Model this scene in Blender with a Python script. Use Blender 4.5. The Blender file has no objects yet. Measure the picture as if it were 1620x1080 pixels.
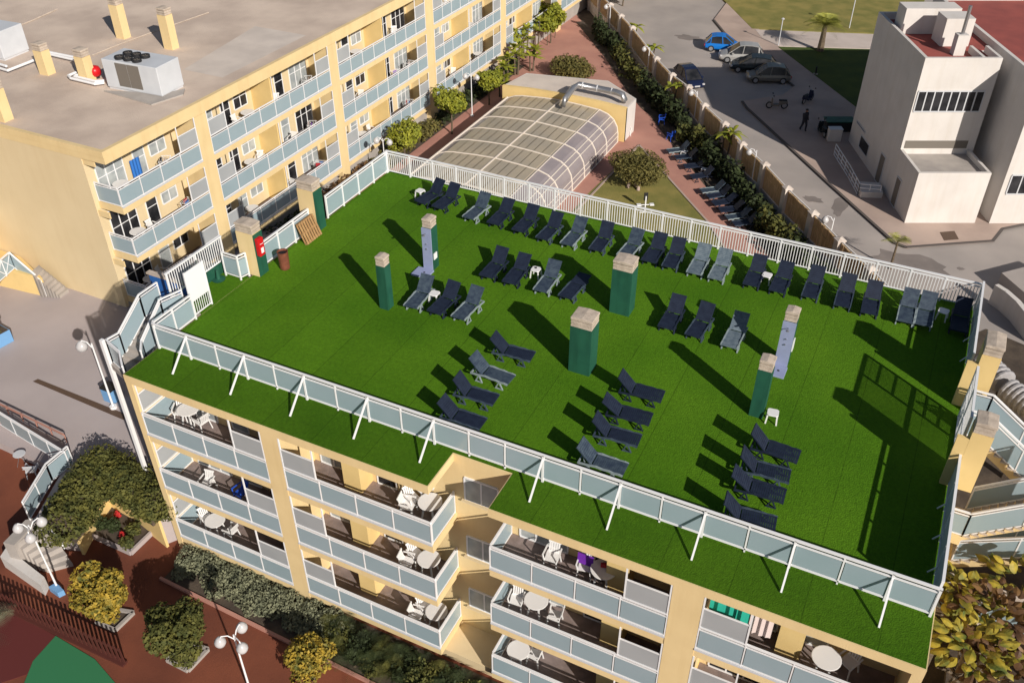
import bpy, bmesh, math, random
from mathutils import Vector, Matrix
random.seed(7)
R = math.radians
# ------------------------------------------------------------------ camera, sky, sun, exposure
sc = bpy.context.scene
YAW, PITCH, ROLL, FPX, CH = -0.453247833, 0.646577439, -6.49e-4, 1448.477, 21.85
def cam_axes():
    cy, sy, cp, sp = math.cos(YAW), math.sin(YAW), math.cos(PITCH), math.sin(PITCH)
    f = Vector((sy*cp, cy*cp, -sp)); r = Vector((cy, -sy, 0)); u = r.cross(f)
    return r*math.cos(ROLL)+u*math.sin(ROLL), u*math.cos(ROLL)-r*math.sin(ROLL), f
CR, CU, CF = cam_axes()
cd = bpy.data.cameras.new('camera'); cam = bpy.data.objects.new('camera', cd); sc.collection.objects.link(cam)
cd.sensor_width = 36; cd.lens = FPX/1620*36; cd.clip_end = 2000; cd.clip_start = .5
m3 = Matrix((CR, CU, -CF)).transposed(); cam.matrix_world = Matrix.Translation((0, 0, CH)) @ m3.to_4x4()
sc.camera = cam
SUN_EL, SUN_DIR = R(28.3), (0.834, -0.552)
w = bpy.data.worlds.new('World'); sc.world = w; w.use_nodes = True
nt = w.node_tree; nt.nodes.clear()
sk = nt.nodes.new('ShaderNodeTexSky'); sk.sky_type = 'NISHITA'; sk.sun_disc = False
sk.sun_elevation = SUN_EL; sk.sun_rotation = math.atan2(SUN_DIR[0], SUN_DIR[1])
bg = nt.nodes.new('ShaderNodeBackground'); bg.inputs[1].default_value = 0.052
wo = nt.nodes.new('ShaderNodeOutputWorld'); nt.links.new(sk.outputs[0], bg.inputs[0]); nt.links.new(bg.outputs[0], wo.inputs[0])
sl = bpy.data.lights.new('sun', 'SUN'); sl.energy = 5.0; sl.angle = R(.5); sl.color = (1, .93, .83)
so = bpy.data.objects.new('sun', sl); sc.collection.objects.link(so)
sd = Vector((SUN_DIR[0]*math.cos(SUN_EL), SUN_DIR[1]*math.cos(SUN_EL), math.sin(SUN_EL)))
so.rotation_euler = sd.to_track_quat('Z', 'Y').to_euler(); so.location = (60, -40, 60)
sc.view_settings.view_transform = 'Standard'; sc.view_settings.look = 'None'; sc.view_settings.exposure = .05; sc.view_settings.gamma = 1

# ------------------------------------------------------------------ helpers
def P(px, py, z=0.0):
    "point at height z that the survey photo shows at pixel px,py"
    d = CR*((px-810)/FPX) - CU*((py-540)/FPX) + CF
    t = (z-CH)/d.z
    return Vector((d.x*t, d.y*t, z))
def P2(px, py, z=0.0):
    v = P(px, py, z); return (v.x, v.y)
class MB:
    def __init__(s): s.v = []; s.f = []
    def add(s, vs, fs):
        n = len(s.v); s.v += [tuple(v) for v in vs]; s.f += [tuple(i+n for i in f) for f in fs]; return s
    def box(s, x0, x1, y0, y1, z0, z1):
        if x0 > x1: x0, x1 = x1, x0
        if y0 > y1: y0, y1 = y1, y0
        if z0 > z1: z0, z1 = z1, z0
        return s.add([(x0,y0,z0),(x1,y0,z0),(x1,y1,z0),(x0,y1,z0),(x0,y0,z1),(x1,y0,z1),(x1,y1,z1),(x0,y1,z1)],
                     [(3,2,1,0),(4,5,6,7),(0,1,5,4),(1,2,6,5),(2,3,7,6),(3,0,4,7)])
    def bar(s, p, q, w=.05, h=None, up=(0,0,1)):
        p = Vector(p); q = Vector(q); h = h or w; d = (q-p).normalized(); u = Vector(up)
        if abs(d.dot(u)) > .98: u = Vector((0,1,0))
        r = d.cross(u).normalized()*w/2; u2 = r.cross(d).normalized()*h/2
        c = [-r-u2, r-u2, r+u2, -r+u2]
        return s.add([p+k for k in c]+[q+k for k in c], [(3,2,1,0),(4,5,6,7),(0,1,5,4),(1,2,6,5),(2,3,7,6),(3,0,4,7)])
    def tube(s, pts, r, n=8, caps=True):
        pts = [Vector(p) for p in pts]; m = len(pts); rs = r if isinstance(r, (list, tuple)) else [r]*m
        vs = []; fs = []
        for i, p in enumerate(pts):
            d = (pts[min(i+1, m-1)]-pts[max(i-1, 0)]).normalized()
            a = Vector((0,0,1)) if abs(d.z) < .9 else Vector((1,0,0))
            x = d.cross(a).normalized(); y = d.cross(x)
            vs += [p+(x*math.cos(2*math.pi*k/n)+y*math.sin(2*math.pi*k/n))*rs[i] for k in range(n)]
        for i in range(m-1):
            for k in range(n):
                a = i*n+k; b = i*n+(k+1) % n; fs.append((a, b, b+n, a+n))
        if caps: fs += [tuple(range(n-1, -1, -1)), tuple((m-1)*n+k for k in range(n))]
        return s.add(vs, fs)
    def prism(s, poly, z0, z1):
        n = len(poly); a = sum(poly[i][0]*poly[(i+1) % n][1]-poly[(i+1) % n][0]*poly[i][1] for i in range(n))
        if a < 0: poly = poly[::-1]
        vs = [(x, y, z0) for x, y in poly]+[(x, y, z1) for x, y in poly]
        fs = [tuple(range(n-1, -1, -1)), tuple(range(n, 2*n))]+[(i, (i+1) % n, n+(i+1) % n, n+i) for i in range(n)]
        return s.add(vs, fs)
    def quad(s, a, b, c, d): return s.add([a, b, c, d], [(0,1,2,3)])
    def slab(s, a, b, c, d, t):
        a, b, c, d = map(Vector, (a, b, c, d)); n = (b-a).cross(d-a).normalized()*t/2
        return s.add([k-n for k in (a,b,c,d)]+[k+n for k in (a,b,c,d)], [(3,2,1,0),(4,5,6,7),(0,1,5,4),(1,2,6,5),(2,3,7,6),(3,0,4,7)])
    def lathe(s, prof, c=(0,0,0), n=16):
        vs = []; fs = []; m = len(prof)
        for r, z in prof: vs += [(c[0]+r*math.cos(2*math.pi*k/n), c[1]+r*math.sin(2*math.pi*k/n), c[2]+z) for k in range(n)]
        for i in range(m-1):
            for k in range(n): fs.append((i*n+k, i*n+(k+1) % n, (i+1)*n+(k+1) % n, (i+1)*n+k))
        fs += [tuple(range(n-1, -1, -1)), tuple((m-1)*n+k for k in range(n))]
        return s.add(vs, fs)
    def xf(s, M):
        s.v = [tuple(M @ Vector(v)) for v in s.v]; return s
    def build(s, name, mat=None, parent=None, smooth=False, bevel=0):
        me = bpy.data.meshes.new(name); me.from_pydata(s.v, [], s.f); me.update()
        o = bpy.data.objects.new(name, me); sc.collection.objects.link(o)
        if mat: me.materials.append(mat)
        if parent:
            o.parent = parent
            o.matrix_parent_inverse = Matrix.Identity(4)
        if smooth:
            for p in me.polygons: p.use_smooth = True
        if bevel:
            b = o.modifiers.new('bevel', 'BEVEL'); b.width = bevel; b.segments = 2; b.limit_method = 'ANGLE'
        return o
def tag(o, label, cat, group=None):
    o['label'] = label; o['category'] = cat
    if group: o['group'] = group
    return o
def struct(o, kind='structure'):
    o['kind'] = kind; return o
def empty(name, loc=(0,0,0), rz=0, label=None, cat=None, group=None):
    o = bpy.data.objects.new(name, None); sc.collection.objects.link(o); o.location = loc; o.rotation_euler = (0,0,rz)
    o.empty_display_size = .3
    if label: tag(o, label, cat, group)
    return o
def kids(root):
    return [c for c in KID.get(root.name, [])]
def copy_tree(root, loc, rz, label, group=None):
    "copy of a thing with copies of its parts and sub-parts"
    r = root.copy(); sc.collection.objects.link(r); r.location = loc; r.rotation_euler = (0,0,rz); r['label'] = label
    if group: r['group'] = group
    for ch in list(root.children):
        c = ch.copy(); sc.collection.objects.link(c); c.parent = r
        for g in list(ch.children):
            d = g.copy(); sc.collection.objects.link(d); d.parent = c
    return r
class Kind:
    "first use moves the prototype itself, later uses copy it"
    def __init__(s, maker): s.maker = maker; s.o = None
    def place(s, loc, rz, label, group=None, sc_=1.0):
        if s.o is None:
            s.o = s.maker(); o = s.o; o.location = loc; o.rotation_euler = (0,0,rz); o['label'] = label
            if group: o['group'] = group
        else: o = copy_tree(s.o, loc, rz, label, group)
        o.scale = (sc_,)*3
        return o
ORD = ['first','second','third','fourth','fifth','sixth','seventh','eighth','ninth','tenth','eleventh','twelfth','thirteenth','fourteenth','fifteenth','sixteenth','seventeenth','eighteenth','nineteenth','twentieth','twenty-first','twenty-second']

# ------------------------------------------------------------------ materials
def mat(name, col, rough=.7, col2=None, scale=3.0, bump=0.0, bscale=40.0, metal=0.0, alpha=1.0, trans=0.0, detail=6.0, spec=.4, contrast=(.35,.65), stretch=None, streak=0.0):
    m = bpy.data.materials.new(name); m.use_nodes = True; t = m.node_tree; b = t.nodes['Principled BSDF']
    b.inputs['Base Color'].default_value = (*col, 1); b.inputs['Roughness'].default_value = rough; b.inputs['Metallic'].default_value = metal
    b.inputs['Specular IOR Level'].default_value = spec
    tc = t.nodes.new('ShaderNodeNewGeometry'); src = tc.outputs['Position']
    if stretch:
        mp = t.nodes.new('ShaderNodeMapping'); mp.inputs['Scale'].default_value = stretch; t.links.new(src, mp.inputs[0]); src = mp.outputs[0]
    if col2:
        n = t.nodes.new('ShaderNodeTexNoise'); n.inputs['Scale'].default_value = scale; n.inputs['Detail'].default_value = detail
        t.links.new(src, n.inputs['Vector'])
        r = t.nodes.new('ShaderNodeValToRGB'); r.color_ramp.elements[0].position = contrast[0]; r.color_ramp.elements[1].position = contrast[1]
        r.color_ramp.elements[0].color = (*col, 1); r.color_ramp.elements[1].color = (*col2, 1)
        t.links.new(n.outputs[0], r.inputs[0]); t.links.new(r.outputs[0], b.inputs['Base Color'])
    if streak:
        mp2 = t.nodes.new('ShaderNodeMapping'); mp2.inputs['Scale'].default_value = (2.2,2.2,.22); t.links.new(tc.outputs['Position'], mp2.inputs[0])
        n3 = t.nodes.new('ShaderNodeTexNoise'); n3.inputs['Scale'].default_value = 1.0; n3.inputs['Detail'].default_value = 7; n3.inputs['Roughness'].default_value = .65; t.links.new(mp2.outputs[0], n3.inputs['Vector'])
        r3 = t.nodes.new('ShaderNodeValToRGB'); r3.color_ramp.elements[0].position = .30; r3.color_ramp.elements[1].position = .52
        q = 1-streak; r3.color_ramp.elements[0].color = (q,q*.985,q*.96,1); r3.color_ramp.elements[1].color = (1,1,1,1); t.links.new(n3.outputs[0], r3.inputs[0])
        mx3 = t.nodes.new('ShaderNodeMix'); mx3.data_type = 'RGBA'; mx3.blend_type = 'MULTIPLY'; mx3.inputs[0].default_value = 1
        src3 = b.inputs['Base Color'].links[0].from_socket; t.links.new(src3, mx3.inputs[6]); t.links.new(r3.outputs[0], mx3.inputs[7]); t.links.new(mx3.outputs[2], b.inputs['Base Color'])
    if bump:
        n2 = t.nodes.new('ShaderNodeTexNoise'); n2.inputs['Scale'].default_value = bscale; n2.inputs['Detail'].default_value = 4
        t.links.new(tc.outputs['Position'], n2.inputs['Vector'])
        bp = t.nodes.new('ShaderNodeBump'); bp.inputs['Strength'].default_value = bump; bp.inputs['Distance'].default_value = .05
        t.links.new(n2.outputs[0], bp.inputs['Height']); t.links.new(bp.outputs[0], b.inputs['Normal'])
    if trans:
        out = t.nodes['Material Output']; tr = t.nodes.new('ShaderNodeBsdfTransparent'); mx = t.nodes.new('ShaderNodeMixShader'); mx.inputs[0].default_value = trans
        t.links.new(b.outputs[0], mx.inputs[1]); t.links.new(tr.outputs[0], mx.inputs[2]); t.links.new(mx.outputs[0], out.inputs[0])
    return m
def turf_mat(k=1.0):
    m = bpy.data.materials.new('artificial_turf'); m.use_nodes = True; t = m.node_tree; b = t.nodes['Principled BSDF']
    b.inputs['Roughness'].default_value = .9; b.inputs['Specular IOR Level'].default_value = .1
    g = t.nodes.new('ShaderNodeNewGeometry')
    n1 = t.nodes.new('ShaderNodeTexNoise'); n1.inputs['Scale'].default_value = .22; n1.inputs['Detail'].default_value = 5
    n2 = t.nodes.new('ShaderNodeTexNoise'); n2.inputs['Scale'].default_value = 7; n2.inputs['Detail'].default_value = 6; n2.inputs['Roughness'].default_value = .75
    t.links.new(g.outputs['Position'], n1.inputs[0]); t.links.new(g.outputs['Position'], n2.inputs[0])
    r = t.nodes.new('ShaderNodeValToRGB'); r.color_ramp.elements[0].color = (.056*k,.150*k,.0055*k,1); r.color_ramp.elements[1].color = (.092*k,.208*k,.009*k,1)
    r.color_ramp.elements[0].position = .32; r.color_ramp.elements[1].position = .68; t.links.new(n1.outputs[0], r.inputs[0])
    r2 = t.nodes.new('ShaderNodeValToRGB'); r2.color_ramp.elements[0].color = (.80,.80,.80,1); r2.color_ramp.elements[1].color = (1.12,1.12,1.12,1)
    r2.color_ramp.elements[0].position = .34; r2.color_ramp.elements[1].position = .62; t.links.new(n2.outputs[0], r2.inputs[0])
    mx = t.nodes.new('ShaderNodeMix'); mx.data_type = 'RGBA'; mx.blend_type = 'MULTIPLY'; mx.inputs[0].default_value = 1
    t.links.new(r.outputs[0], mx.inputs[6]); t.links.new(r2.outputs[0], mx.inputs[7])
    # roll to roll differences (strips 2 m wide running in y)
    sp = t.nodes.new('ShaderNodeSeparateXYZ'); t.links.new(g.outputs['Position'], sp.inputs[0])
    ad = t.nodes.new('ShaderNodeMath'); ad.operation = 'ADD'; ad.inputs[1].default_value = 60.55; t.links.new(sp.outputs[0], ad.inputs[0])
    md = t.nodes.new('ShaderNodeMath'); md.operation = 'DIVIDE'; md.inputs[1].default_value = 2.1; t.links.new(ad.outputs[0], md.inputs[0])
    fl = t.nodes.new('ShaderNodeMath'); fl.operation = 'FLOOR'; t.links.new(md.outputs[0], fl.inputs[0])
    wn = t.nodes.new('ShaderNodeTexWhiteNoise'); wn.noise_dimensions = '1D'; t.links.new(fl.outputs[0], wn.inputs['W'])
    mr = t.nodes.new('ShaderNodeMapRange'); mr.inputs[3].default_value = .95; mr.inputs[4].default_value = 1.04; t.links.new(wn.outputs[0], mr.inputs[0])
    fr = t.nodes.new('ShaderNodeMath'); fr.operation = 'FRACT'; t.links.new(md.outputs[0], fr.inputs[0])
    lt = t.nodes.new('ShaderNodeMath'); lt.operation = 'LESS_THAN'; lt.inputs[1].default_value = .014; t.links.new(fr.outputs[0], lt.inputs[0])
    sm = t.nodes.new('ShaderNodeMath'); sm.operation = 'MULTIPLY_ADD'; sm.inputs[1].default_value = -.35; sm.inputs[2].default_value = 1; t.links.new(lt.outputs[0], sm.inputs[0])
    ml = t.nodes.new('ShaderNodeMath'); ml.operation = 'MULTIPLY'; t.links.new(mr.outputs[0], ml.inputs[0]); t.links.new(sm.outputs[0], ml.inputs[1])
    mx2 = t.nodes.new('ShaderNodeMix'); mx2.data_type = 'RGBA'; mx2.blend_type = 'MULTIPLY'; mx2.inputs[0].default_value = 1
    t.links.new(mx.outputs[2], mx2.inputs[6]); t.links.new(ml.outputs[0], mx2.inputs[7]); t.links.new(mx2.outputs[2], b.inputs['Base Color'])
    n3 = t.nodes.new('ShaderNodeTexNoise'); n3.inputs['Scale'].default_value = 22; n3.inputs['Detail'].default_value = 3; t.links.new(g.outputs['Position'], n3.inputs[0])
    bp = t.nodes.new('ShaderNodeBump'); bp.inputs['Strength'].default_value = .6; bp.inputs['Distance'].default_value = .05
    t.links.new(n3.outputs[0], bp.inputs['Height']); t.links.new(bp.outputs[0], b.inputs['Normal'])
    return m
M = dict(
 turf=turf_mat(), turf_new=turf_mat(.74),
 cream=mat('cream_render', (.76,.585,.315), .85, (.71,.54,.285), .8, .15, 25, streak=.055),
 cream_dark=mat('cream_wall_weathered', (.70,.565,.355), .85, (.67,.535,.33), .5, .15, 25, streak=.035),
 yellow=mat('yellow_render', (.76,.56,.25), .85, (.70,.51,.22), 1.0, .1, 25),
 white=mat('white_metal', (.80,.80,.82), .4),
 whitewall=mat('white_render', (.66,.625,.60), .85, (.61,.575,.55), .7, .1, 20, streak=.055),
 offwhite=mat('white_wall_stained', (.68,.60,.54), .85, (.55,.47,.42), 1.5, .15, 20, streak=.2),
 frost=mat('frosted_glass', (.36,.455,.51), .22, (.33,.43,.48), .6, trans=.18, spec=.5),
 frost_dense=mat('dense_frosted_glass', (.62,.66,.70), .3, (.58,.62,.66), .6, trans=.03),
 frost_grey=mat('frosted_glass_grey', (.42,.44,.46), .3, (.38,.40,.42), .6, trans=.12),
 floor=mat('balcony_tiles', (.25,.195,.185), .7, (.18,.14,.13), 3),
 slabgrey=mat('slab_underside', (.42,.34,.26), .8),
 darkglass=mat('dark_glass', (.012,.013,.016), .2, (.04,.04,.045), 1.2, spec=.35),
 paleglass=mat('curtained_glass', (.45,.48,.48), .3, (.28,.31,.33), 1.6, spec=.5),
 gravel=mat('gravel_roof', (.66,.54,.45), .95, (.50,.40,.335), .35, .5, 12),
 gravel2=mat('gravel_patch', (.64,.56,.50), .95, (.55,.48,.43), .6, .3, 12),
 capstone=mat('cap_concrete', (.56,.47,.39), .85, (.42,.35,.29), 4, .3, 20),
 green=mat('green_paint', (.018,.10,.062), .55, (.014,.082,.054), 1.5, streak=.3),
 bluetile=mat('blue_mosaic', (.30,.34,.52), .45, (.27,.305,.48), 3),
 navy=mat('navy_resin', (.018,.026,.050), .5, (.012,.017,.036), 5),
 steel=mat('grey_resin', (.060,.085,.115), .55, (.030,.045,.075), 6),
 pale=mat('faded_resin', (.15,.19,.225), .6, (.09,.125,.16), 6),
 paleframe=mat('pale_frame_resin', (.24,.29,.31), .6),
 resin=mat('white_resin', (.78,.77,.77), .45),
 red=mat('red_paint', (.55,.01,.015), .35), brownbin=mat('brown_bin', (.20,.065,.04), .5, (.15,.05,.03), 5),
 wood=mat('pallet_wood', (.42,.25,.11), .85, (.32,.18,.08), 6, .2),
 terracotta=mat('terracotta_paving', (.48,.245,.19), .85, (.41,.20,.16), .5, .2, 20),
 rust=mat('red_ochre_paving', (.215,.064,.032), .85, (.13,.038,.021), .3, .2, 18),  # darkened and mottled in place of shade cast from out of view
 ochre=mat('ochre_sand', (.30,.13,.05), .9, (.22,.09,.04), .5, .3, 15),
 plaza=mat('plaza_concrete', (.43,.375,.375), .85, (.38,.33,.33), .3, .15, 18),
 conc=mat('concrete', (.42,.38,.35), .9, (.33,.30,.28), .8, .2, 15),
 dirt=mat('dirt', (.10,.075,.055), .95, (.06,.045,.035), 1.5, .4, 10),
 asphalt=mat('asphalt', (.42,.37,.345), .9, (.31,.28,.265), .25, .3, 25, contrast=(.3,.7)),
 pavement=mat('pink_pavement', (.48,.37,.315), .9, (.38,.29,.25), .4, .2, 20),
 asphalt_dark=mat('asphalt_patched', (.25,.215,.20), .9, (.19,.165,.155), .8, .3, 25),
 curb=mat('kerb', (.10,.085,.08), .9), path=mat('pale_path', (.56,.48,.44), .9, (.48,.41,.37), .5),
 lawn=mat('lawn', (.27,.225,.065), .95, (.17,.165,.04), .7, .6, 18),
 lawn_green=mat('green_lawn', (.07,.10,.012), .95, (.045,.075,.01), .6, .5, 18),
 leaf_lime=mat('lime_leaves', (.27,.27,.02), .7, (.14,.165,.015), 2.2),
 leaf_orange=mat('mixed_leaves', (.40,.27,.03), .7, (.085,.09,.014), 3.4),
 leaf_dark=mat('dark_leaves', (.035,.050,.012), .8, (.018,.028,.008), 2),
 leaf_mid=mat('hedge_leaves', (.12,.115,.022), .8, (.045,.055,.012), 2.5),
 leaf_bush=mat('bush_leaves', (.15,.125,.03), .8, (.075,.07,.018), 2.5),
 leaf_grey=mat('grey_green_leaves', (.21,.215,.13), .8, (.12,.13,.08), 2.5),
 leaf_big=mat('big_yellow_leaves', (.40,.30,.03), .6, (.07,.095,.015), 2.2),
 leaf_rust=mat('bronze_leaves', (.17,.09,.03), .6, (.07,.035,.02), 2),
 palm=mat('palm_leaves', (.34,.33,.06), .7, (.18,.20,.03), 2),
 trunk=mat('bark', (.16,.12,.08), .9, (.10,.075,.05), 8, .4),
 metal=mat('galvanised_steel', (.45,.45,.47), .35, metal=.8), grey=mat('light_grey_metal', (.56,.57,.60), .45),
 acwhite=mat('unit_white', (.60,.62,.66), .4, (.54,.56,.60), 1), grille=mat('grille', (.17,.15,.13), .6), black=mat('black_rubber', (.015,.015,.017), .6),
 reed=mat('reed_screen', (.70,.50,.29), .9, (.40,.27,.14), 4, .3, 30, stretch=(8,8,.4)),
 poly=mat('tan_polycarbonate', (.47,.40,.30), .3, (.37,.33,.27), .35, trans=.10, spec=.5),
 polyside=mat('clear_polycarbonate', (.40,.35,.36), .2, (.33,.29,.31), .6, trans=.3, spec=.6),
 ribs=mat('cream_aluminium', (.78,.70,.62), .4), tanbar=mat('tan_glazing_bar', (.72,.60,.45), .5),
 water=mat('pool_water', (.06,.19,.18), .08), redroof=mat('red_roof', (.34,.085,.07), .85, (.27,.07,.06), .8),
 fence_red=mat('red_brown_fence', (.085,.022,.016), .7), bluewall=mat('blue_wall', (.02,.13,.42), .6, (.015,.10,.34), 1.5),
 blueres=mat('blue_resin', (.02,.09,.55), .45), skyblue=mat('pale_blue_paint', (.16,.34,.60), .6), playgreen=mat('play_green', (.03,.17,.07), .8), maroon=mat('play_maroon', (.11,.02,.018), .85),
 teal=mat('teal_cloth', (.02,.38,.28), .8), purple=mat('purple_cloth', (.16,.02,.38), .8), redcloth=mat('red_cloth', (.40,.03,.04), .8), darkcloth=mat('dark_cloth', (.03,.03,.04), .9), palecloth=mat('pale_cloth', (.62,.52,.50), .9), bluecloth=mat('blue_cloth', (.03,.16,.50), .8),
 globe=mat('lamp_globe', (.50,.49,.50), .2), flower=mat('red_flowers', (.45,.02,.02), .7), rim=mat('wheel_rim', (.45,.45,.47), .3, metal=.6),
 car_blue=mat('blue_car_paint', (.01,.16,.55), .25), car_silver=mat('silver_car_paint', (.45,.44,.43), .3, metal=.3), car_black=mat('black_car_paint', (.012,.016,.018), .25), car_grey=mat('grey_car_paint', (.19,.18,.16), .3, metal=.3), car_navy=mat('navy_car_paint', (.012,.018,.05), .25),
 skin=mat('skin', (.35,.19,.13), .6), manhole=mat('manhole_metal', (.12,.075,.05), .7, (.09,.055,.04), 20), wrap=mat('grey_canvas', (.36,.35,.36), .8, (.30,.29,.30), 2))

# ------------------------------------------------------------------ ground and surfaces
GZ, CZ, PZ = -9.2, -9.8, -8.05          # garden and street, front courtyard, upper plaza
def sheet(name, poly, z, m, t=.004):
    o = MB().prism([tuple(p)[:2] for p in poly], z-t-.3, z).build(name, m); return struct(o)
o = MB().box(-400, 400, -200, 600, -10.6, -10.3).build('ground', M['dirt']); struct(o)
sheet('garden_ground', [(-38.5,30),(-3,30),(-3,46.5),(-30.5,86),(-60,125),(-80,125),(-38.5,86)], GZ-.02, M['dirt'])
sheet('garden_paving', [(-37.8,36.45),(-4.6,36.45),(-4.6,52),P2(1215,365,GZ),P2(1120,300,GZ),P2(1040,200,GZ),P2(960,85,GZ),P2(925,40,GZ),(-41,97),(-60,125),(-66,125),(-37.8,75)], GZ, M['terracotta'])
sheet('lawn', [(-20.2,64.3),(-20.8,54.8),(-20.8,44),(-7.2,44),(-7.2,48),(-11.9,54.86)], GZ+.012, M['lawn'])
e = .12
o = MB()
for a, b in [((-20.2,64.3),(-11.9,54.86)),((-20.2,64.3),(-20.8,44)),((-11.9,54.86),(-7.2,48))]:
    o.bar((*a, GZ+.02), (*b, GZ+.02), .14, .1)
struct(o.build('lawn_kerb', M['pavement']))
sheet('planting_bed', [(-37.4,36.5),(-35.6,36.5),(-35.6,76),(-37.4,76)], GZ+.01, M['dirt'])
# street side
WALLPX = [(1001,41),(1039,89.5),(1064,115),(1090,134),(1115,163),(1147,192),(1175,224),(1211,256),(1246.7,294),(1288,333),(1330,375.5),(1379,421)]
WPT = [P2(*p, GZ+2.9) for p in WALLPX]
d0 = Vector((*WPT[0],0))-Vector((*WPT[3],0)); d0.normalize()
WPT = [(WPT[0][0]+d0.x*3.6*k, WPT[0][1]+d0.y*3.6*k) for k in range(8, 0, -1)]+WPT
WPT.append((WPT[-1][0]+2.2, WPT[-1][1]-2.7))
sheet('street', [(6,30),(3.9,36.45),(-3,44)]+[(x+.1, y+.1) for x, y in WPT[::-1]]+[(-60,130),(-20,300),(60,300),(90,130),(90,30)], GZ, M['asphalt'])
pv = [(1129,33),(1146,53.6),(1185,84),(1256,138),(1238,152),(1174,162),(1181,172),(1200,189.5),(1314,295),(1415,386),(1433,393),(1500,388),(1570,383),(1585,364),(1620,357)]
pvw = [P2(*p, GZ) for p in pv]
sheet('pavement', pvw+[(22,58),(22,64),P2(1500,300,GZ),(2,75),(-3,92),P2(1385,78,GZ),P2(1361,174,GZ),P2(1231,74,GZ),P2(1150,5,GZ)], GZ+.12, M['pavement'])
o = MB()
for k in range(5, len(pvw)-1): o.bar((*pvw[k], GZ+.1), (*pvw[k+1], GZ+.1), .2, .06)
for k in range(0, 3): o.bar((*pvw[k], GZ+.1), (*pvw[k+1], GZ+.1), .2, .06)
struct(o.build('kerb', M['curb']))
sheet('street_lawn', [P2(1231,74,GZ+.15),P2(1361,174,GZ+.15),P2(1385,205,GZ+.15),P2(1440,80,GZ+.15),P2(1300,76,GZ+.15)], GZ+.15, M['lawn_green'])
sheet('park_path', [P2(1231,73,GZ+.13),P2(1440,79,GZ+.13),P2(1450,57,GZ+.13),P2(1195,47,GZ+.13),P2(1205,60,GZ+.13)], GZ+.135, M['path'])
sheet('park_lawn', [P2(1190,45.5,GZ+.13),P2(1450,55,GZ+.13),P2(1470,-30,GZ+.13),P2(1120,-25,GZ+.13)], GZ+.136, M['lawn'])
def patch(name, cx, cy, rx, ry, z, m_, seed, n=18):
    rg = random.Random(seed); c = P(cx, cy, z); pts = []
    for k in range(n): a = 2*math.pi*k/n; q = rg.uniform(.7,1.15); pts.append((c.x+rx*q*math.cos(a), c.y+ry*q*math.sin(a)))
    struct(MB().prism(pts, z-.02, z+.004).build(name, m_))
patch('asphalt_patch', 1440, 415, 2.4, 1.3, GZ+.006, M['asphalt_dark'], 3); patch('asphalt_patch', 1330, 325, .5, 1.9, GZ+.006, M['asphalt_dark'], 5)
patch('asphalt_patch', 1285, 315, .8, .5, GZ+.006, M['asphalt_dark'], 7); patch('asphalt_patch', 1520, 425, .25, .2, GZ+.006, M['asphalt_dark'], 8)
patch('asphalt_patch', 1090, 60, 1.6, .8, GZ+.006, M['asphalt_dark'], 9)
# parking bay lines
o = MB()
for a, b in [((1192,144),(1252,141)),((1175,118),(1182,121))]:
    o.bar(P(*a, GZ+.006), P(*b, GZ+.006), .1, .006)
struct(o.build('parking_line', M['conc']))
sheet('back_yard', [(6,30),(4,36.4),P2(1470,560,GZ),P2(1560,520,GZ+.02),P2(1620,545,GZ+.02),(30,50),(30,16),(6,16)], GZ+.02, M['dirt'])
# left plaza, courtyard in front
sheet('plaza', [(-90,19.3),(-33.2,19.3),(-31.95,18.85),P2(84,770,PZ),P2(56,820,PZ),P2(80,826,PZ),*[(x_+.1,y_-.2) for x_,y_ in (P2(108,800,PZ+.9),P2(128,765,PZ+.9),P2(156,728,PZ+.9),P2(200,752,PZ+.9),P2(246,788,PZ+.9))],(-25.1,18.4),(-25.1,40),(-38.3,40),(-90,40)], PZ, M['plaza'], 1.8)
sheet('courtyard', [(-90,-20),(40,-20),(40,18),(3.7,19.6),(-25.1,19.6),(-33.5,20.3),(-90,20.3)], CZ, M['rust'])
sheet('sand_yard', [(-90,0),P2(-40,905,CZ),P2(0,690,CZ),P2(15,655,CZ),P2(-60,630,CZ),(-90,19.2)], CZ+.012, M['ochre'])
sheet('ramp', [P2(0,655,CZ+.5),P2(92,712,CZ+.5),P2(75,735,CZ+.5),P2(0,700,CZ+.5),(-60,18.6),(-60,19.28)], CZ+.5, M['plaza'], .3)
o = MB()                                  # steps down from the plaza by the three-armed lamp
s0, s1 = Vector(P(20,858,CZ+.9)), Vector(P(68,905,CZ+.9))
for k in range(6):
    z = PZ-.2-.27*k
    a, b = P(15+9.5*k, 853+8*k, z), P(62+8.5*k, 812+13*k, z)
    c, d = P(24+9.5*k+2, 861+8*k, z), P(70+8.5*k+2, 825+13*k, z)
    o.prism([tuple(a)[:2], tuple(b)[:2], tuple(d)[:2], tuple(c)[:2]], CZ-.1, z)
struct(o.build('steps', M['conc']))
sheet('landing', [P2(5,858,PZ-.1),P2(40,822,PZ-.1),P2(66,816,PZ-.1),P2(22,862,PZ-.1)], PZ-.1, M['conc'], 1.3)
sheet('play_surface', [P2(-60,960,CZ+.02),P2(30,975,CZ+.02),P2(88,1005,CZ+.02),P2(60,1060,CZ+.02),P2(-60,1100,CZ+.02)], CZ+.02, M['maroon'])
sheet('play_mat', [P2(88,1005,CZ+.03),P2(150,1042,CZ+.03),P2(200,1100,CZ+.03),P2(30,1100,CZ+.03),P2(52,1045,CZ+.03)], CZ+.03, M['playgreen'])
sheet('drain_channel', [P2(52,603,PZ+.01),P2(60,599,PZ+.01),P2(200,655,PZ+.01),P2(196,664,PZ+.01)], PZ+.01, M['manhole'])

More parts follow.
